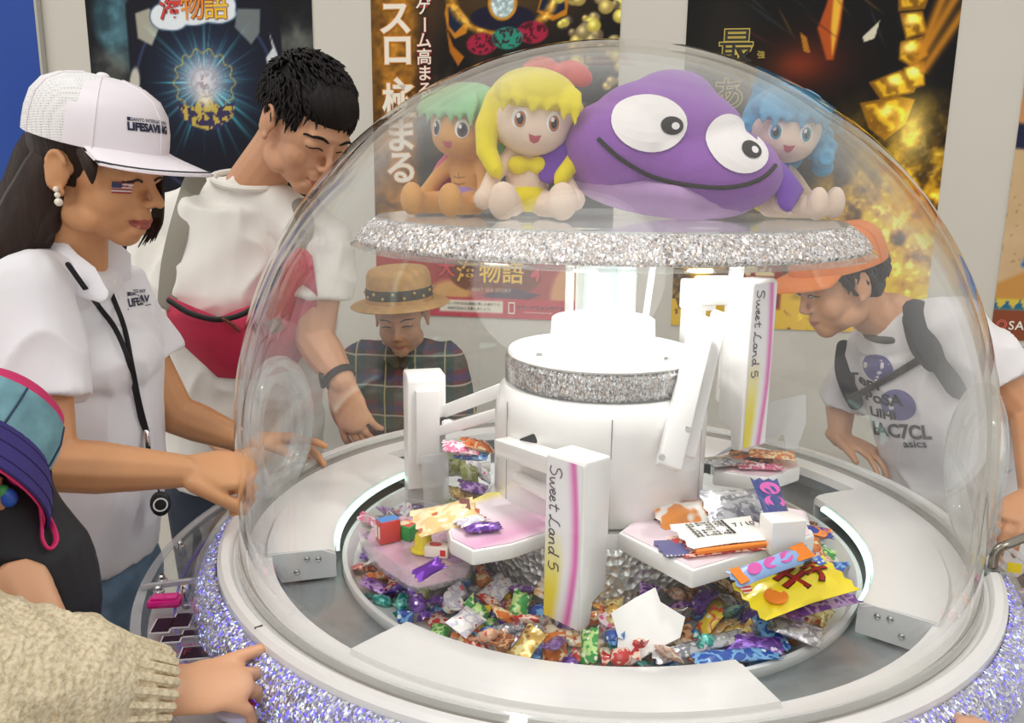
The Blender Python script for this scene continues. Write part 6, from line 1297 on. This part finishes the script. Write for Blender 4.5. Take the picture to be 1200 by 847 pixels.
# backpack
BP = thing('backpack', 'dark grey backpack with broad shoulder straps on the right hand boy', 'backpack', ch - fr_ * .2); bpm = pm('pack_charcoal', '#232228', .75, vary=.08, bump=.25, bscale=250); bpt = pm('pack_taupe', '#3c3733', .8, vary=.08)
b = MB(); b.ell(ch - fr_ * .20 - up * .10, (.09, .14, .17), Matrix.Rotation(math.atan2(fr_.y, fr_.x), 3, 'Z'), n=24); b.ell(ch - fr_ * .24 - up * .15, (.08, .12, .10), Matrix.Rotation(math.atan2(fr_.y, fr_.x), 3, 'Z')); fuse(b, 'pack_body', bpm, BP, .007, 4)
Q = lambda x, y, o=.008: on_surf(bt2, x, y, o)
def sstrap(pts, wd, mat): strap('shoulder_strap', [p for p in (Q(*q) for q in pts) if p], wd, .006, mat, BP)
sstrap(((1072, 338), (1076, 365), (1088, 395), (1108, 425), (1125, 450)), .030, bpm); sstrap(((1070, 345), (1068, 375), (1076, 405), (1092, 425)), .018, bpt); sstrap(((1000, 385), (990, 408), (988, 432), (995, 455), (1003, 470)), .020, bpm); sstrap(((1000, 465), (1025, 452), (1050, 438), (1080, 420)), .012, bpt)

# ------------------------------------------------------------------ small child in the bucket hat, front left
Kd = thing('person', 'small child in a bucket hat and black vest at the left edge', 'person', (-.74, -.42, 0))
hc = atY(-36, 536, -.42); ax = Vector((.14, .80, .58)).normalized()
Hk = hmat(hc - ax * .015 + Vector((-.012, .0, -.015)), -10, -35, 0, .78); nk = atY(-6, 630, -.39); ch = atY(22, 690, -.38); wa = atY(40, 780, -.36); hp = atY(40, 880, -.36)
b = MB(); hd = head_shape(Hk, True); b.add(hd.v, hd.f); b.tube([Hk @ Vector((0, -.02, -.05)), nk], [.038, .042]); torso(b, hp, wa, ch, nk, (1, 0, 0), (.09, .085, .085, .05)); aS = atY(22, 690, -.47); aE = atY(50, 745, -.485); aW = atY(98, 790, -.47)
b.tube([ch, aS, aE, aW], [.04, .034, .031, .022]); hand(b, aW, (.8, .2, -.3), (0, 0, -1), -1, (25, 30, 20), .6)
b.tube([hp + Vector((0, -.06, 0)), Vector((hp.x, hp.y - .06, .07))], [.06, .035]); b.tube([hp + Vector((0, .06, 0)), Vector((hp.x, hp.y + .06, .07))], [.06, .035]); Kb = fuse(b, 'body', sk_c, Kd, .0042, 4); face(Kd, Kb, Hk)
vest = pm('vest_black', '#15151a', .7, vary=.15, bump=.25, bscale=200)
b = MB(); b.tube([atY(2, 585, -.40), atY(28, 650, -.40), atY(52, 715, -.40), atY(70, 765, -.40), atY(80, 782, -.40)], [.060, .074, .066, .044, .014], n=20, flat=.9); b.tube([atY(-20, 620, -.40), atY(0, 700, -.40), atY(20, 800, -.38)], [.08, .09, .08], n=18); vs_ = fuse(b, 'black_vest', vest, Kd, .005, 5, folds(71, .008, (45, 45, 20))); bvs = bvh_of(vs_)
b = MB(); legs(b, [hp + Vector((0, -.06, 0)), hp + Vector((0, .06, 0))], [(hp.x, hp.y - .06, .1), (hp.x, hp.y + .06, .1)], (.075, .06, .05)); b.ell(hp, (.10, .12, .08)); fuse(b, 'trousers', denimd, Kd, .008, 3); shoe_pair(Kd, [(hp.x, hp.y - .06, .05), (hp.x, hp.y + .06, .05)], (1, 0, 0))
b = MB(); b.ell((0, -.018, .030), (.079, .098, .086), n=18); b.ell((0, -.045, -.03), (.07, .06, .07), n=16); b.xf(Hk); b.build('hair', hairm, Kd)
cord = pm('cord_pink', '#d0246a', .6); V = lambda x, y, o=.006: on_surf(bvs, x, y, o) or atY(x, y, -.5)
strap('draw_cord', [V(*q) for q in ((2, 535), (12, 560), (24, 568), (38, 578), (48, 592), (60, 612), (66, 632), (58, 643), (50, 632), (49, 612), (47, 594))], .0035, .002, cord, Kd); strap('draw_cord', [V(*q) for q in ((36, 545), (38, 560), (40, 578))], .003, .002, cord, Kd)
b = MB(); b.ell(V(10, 583, .008), (.010, .007, .011)); b.build('cord_toggle', pm('toggle_blue', '#2a5cc0', .4), Kd); b = MB(); b.ell(V(4, 576, .008), (.007, .006, .008)); b.build('cord_toggle', pm('toggle_green', '#4ca860', .4), Kd)
BH = thing('bucket_hat', 'denim, purple and magenta bucket hat on the small child', 'hat', hc); Mh = frame(ax); dn = pm('hat_denim', '#6f9aa4', .85, vary=.25, vscale=30, bump=.3, bscale=400); mg = pm('hat_magenta', '#cc2f66', .8, vary=.08); pu = pm('hat_purple', '#352a70', .8, vary=.1, bump=.2, bscale=300)
b = MB(); b.lathe([(.0685, .068), (.064, .080), (.05, .090), (.025, .095), (.0004, .096), (.0004, .093), (.048, .086), (.062, .077), (.066, .067)], 40, c=hc, M=Mh); b.build('hat_top', mg, BH)
b = MB(); b.lathe([(.078, .016), (.0765, .045), (.0690, .069), (.0660, .069), (.0735, .044), (.075, .016)], 40, c=hc, M=Mh); cr = b.build('hat_band', dn, BH)
for i in range(6): a = i * PI / 3 + .4; b = MB(); b.tube([hc + Mh @ Vector((r * math.cos(a), r * math.sin(a), z)) for r, z in ((.0785, .017), (.077, .045), (.0695, .068))], .0013, n=5); b.build('seam', pm('stitch_navy', '#2c3c58', .8), cr)
b = MB(); b.prism(oval(0, 0, .014, .006, 14, .9), .001, frame(Mh @ Vector((math.cos(-1.2), math.sin(-1.2), .1))), c=hc + Mh @ Vector((.0782 * math.cos(-1.2), .0782 * math.sin(-1.2), .032))); b.build('leaf_print', pm('leaf_green', '#7c8a3a', .8), cr)
b = MB(); b.lathe([(.077, .018), (.088, .002), (.100, -.020), (.1075, -.040), (.1045, -.041), (.0965, -.020), (.085, .000), (.075, .014)], 48, c=hc, M=Mh); br = b.build('hat_brim', pu, BH)
b = MB(); b.lathe([(.1030, -.042), (.0955, -.022), (.084, -.002), (.0825, -.003), (.094, -.023), (.1015, -.043)], 48, c=hc, M=Mh); b.build('brim_lining', mg, br)
for rr_, zz_ in ((.0835, .0085), (.0945, -.0095), (.1035, -.029)): b = MB(); b.tube([hc + Mh @ Vector((rr_ * math.cos(a), rr_ * math.sin(a), zz_)) for a in [2 * PI * i / 48 for i in range(48)]], .0009, n=4, closed=True); b.build('brim_stitching', pm('stitch_violet', '#241c54', .8), br)

# ------------------------------------------------------------------ person in the cream knit, reaching in from the lower left
Ks = thing('person', 'person in a cream knit sweater reaching a hand to the counter', 'person', (-.98, -.72, 0))
knit, tk, bk = base('cream_knit'); vk = tk.coord('Object'); wv = tk.new('ShaderNodeTexWave'); wv.wave_type = 'BANDS'; wv.bands_direction = 'X'; wv.inputs['Scale'].default_value = 45; wv.inputs['Distortion'].default_value = 6; wv.inputs['Detail'].default_value = 2; tk.link(vk, wv.inputs['Vector'])
nz = tk.noise(vk, 220, 3); tk.link(tk.ramp(nz, [(.3, s2l('#c4b08c')), (.6, s2l('#e6d8b8'))]), bk.inputs['Base Color']); bk.inputs['Roughness'].default_value = .95; tk.link(tk.bump(tk.math('MULTIPLY_ADD', wv.outputs[1], .4, nz), .7, .003), bk.inputs['Normal'])
nk = Vector((-1.0, -.74, 1.36)); ch = Vector((-1.0, -.73, 1.20)); wa = Vector((-.99, -.72, 1.0)); hp = Vector((-.98, -.72, .85)); fk = Vector((.85, .5, 0)).normalized(); Hs = hmat((-.96, -.72, 1.53), -60, 15, 0, 1.0)
wr = atY(182, 816, -.51); el = atY(-28, 802, -.61); shR = Vector((-.92, -.88, 1.29)); shL = Vector((-1.07, -.58, 1.29)); sh = Vector((-.93, -.66, 1.24))
b = MB(); hd = head_shape(Hs); b.add(hd.v, hd.f); b.tube([Hs @ Vector((0, -.03, -.04)), nk], [.05, .055]); torso(b, hp, wa, ch, nk, fk, (.12, .11, .12, .07)); b.tube([shR, nk, shL], .045); b.tube([sh, el], [.045, .038]); b.tube([el, el.lerp(wr, .4), wr], [.038, .038, .027]); elq = Vector((-.86, -.98, 1.06)); b.tube([shR, elq, Vector((-.70, -.98, .98))], [.045, .038, .028])
tipd = (atY(306, 792, -.44) - wr).normalized(); hand(b, wr, tipd, (.05, .40, -.92), 1, (34, 48, 30), .92, (28, 30), 7, each=[(-2, 6, 6), (10, 30, 22), (16, 38, 26), (22, 42, 28)]); hand(b, (-.70, -.98, .98), (1, .1, -.3), (0, 0, -1), -1, (25, 30, 20), .9)
Sb = fuse(b, 'body', sk_c, Ks, .0036, 4); face(Ks, Sb, Hs)
b = MB(); torso(b, hp, wa, ch, nk - up * .03, fk, (.18, .175, .18, .11), (.7, .7, .68, .65), 0, True); b.tube([shR, nk - up * .03, shL], .065, n=16); b.tube([sh, el], [.085, .078], n=18); b.tube([el, el.lerp(wr, .5)], [.078, .072], n=20, cap='round'); b.tube([shR, elq], [.075, .065]); b.tube([elq, Vector((-.74, -.98, .99))], [.06, .045], cap='flat')
b.tube([el.lerp(wr, .45), wr - (wr - el).normalized() * .006], [.062, .047], n=24, cap='flat'); kn = fuse(b, 'knit_sweater', knit, Ks, .005, 4, folds(81, .007, (50, 50, 40)))
dwr = (wr - el).normalized(); Mw = frame(dwr)
for i in range(26): a = 2 * PI * i / 26; b = MB(); b.tube([el.lerp(wr, .52) + Mw @ Vector((.061 * math.cos(a), .061 * math.sin(a), 0)), wr - dwr * .004 + Mw @ Vector((.0475 * math.cos(a), .0475 * math.sin(a), 0))], .0055, n=6); b.build('cuff_rib', knit, kn)
b = MB(); b.ell((0, -.016, .036), (.080, .098, .088), n=20); b.ell((0, -.06, -.05), (.075, .05, .10), n=16); b.xf(Hs); fuse(b, 'hair', hairb, Ks, .006, 3)
an = [(-.94, -.80, .09), (-1.0, -.64, .09)]; b = MB(); legs(b, [(-.95, -.80, .85), (-1.01, -.64, .85)], an, (.095, .07, .055)); b.ell(hp, (.14, .16, .10)); fuse(b, 'trousers', denimd, Ks, .009, 3); shoe_pair(Ks, an, fk)

# ------------------------------------------------------------------ child at the lower right, only fingertips in view
Kr = thing('person', 'child with fingertips on the counter at the bottom right corner', 'person', (.62, -.98, 0))
wr = atz(1160, 890, -.006); tp_ = (atz(1146, 822, -.016) - wr).normalized(); nk = Vector((.62, -.99, 1.00)); ch = Vector((.62, -.99, .88)); wa = Vector((.62, -.99, .74)); hp = Vector((.62, -.98, .58)); Hq = hmat((.62, -.97, 1.12), 20, 15, 0, .82); shL = Vector((.50, -1.0, .95)); shR = Vector((.74, -1.0, .95)); el = Vector((.52, -.90, .80))
b = MB(); hd = head_shape(Hq, True); b.add(hd.v, hd.f); b.tube([Hq @ Vector((0, -.03, -.05)), nk], [.04, .045]); torso(b, hp, wa, ch, nk, (0, 1, 0), (.09, .09, .1, .06)); b.tube([shL, nk, shR], .036); b.tube([shL, el, wr], [.036, .03, .021]); b.tube([shR, Vector((.78, -.98, .80)), Vector((.76, -.88, .70))], [.036, .03, .02]); hand(b, wr, tp_, (0, .2, -1), 1, (10, 18, 14), .66, (35, 10), 5); hand(b, (.76, -.88, .70), (0, .6, -.8), (-1, 0, 0), -1, (20, 25, 20), .66)
qb = fuse(b, 'body', sk_c, Kr, .004, 4); face(Kr, qb, Hq)
b = MB(); torso(b, hp, wa, ch, nk - up * .03, (0, 1, 0), (.125, .125, .13, .08), (.7, .7, .68, .65), 0, True); b.tube([shL, nk - up * .02, shR], .046); b.tube([shL, shL.lerp(el, .6)], [.046, .05], cap='flat'); b.tube([shR, shR.lerp(Vector((.78, -.98, .8)), .6)], [.046, .05], cap='flat'); fuse(b, 'tee_shirt', pm('tee_teal', '#4a8a90', .9), Kr, .007, 4)
an = [(.56, -.98, .08), (.68, -.98, .08)]; b = MB(); legs(b, [(.56, -.98, .58), (.68, -.98, .58)], an, (.07, .055, .045)); b.ell(hp, (.12, .10, .08)); fuse(b, 'trousers', denimd, Kr, .009, 3); shoe_pair(Kr, an, (0, 1, 0))
b = MB(); b.ell((0, -.018, .036), (.079, .096, .085), n=20); b.xf(Hq); b.build('hair', hairm, Kr)
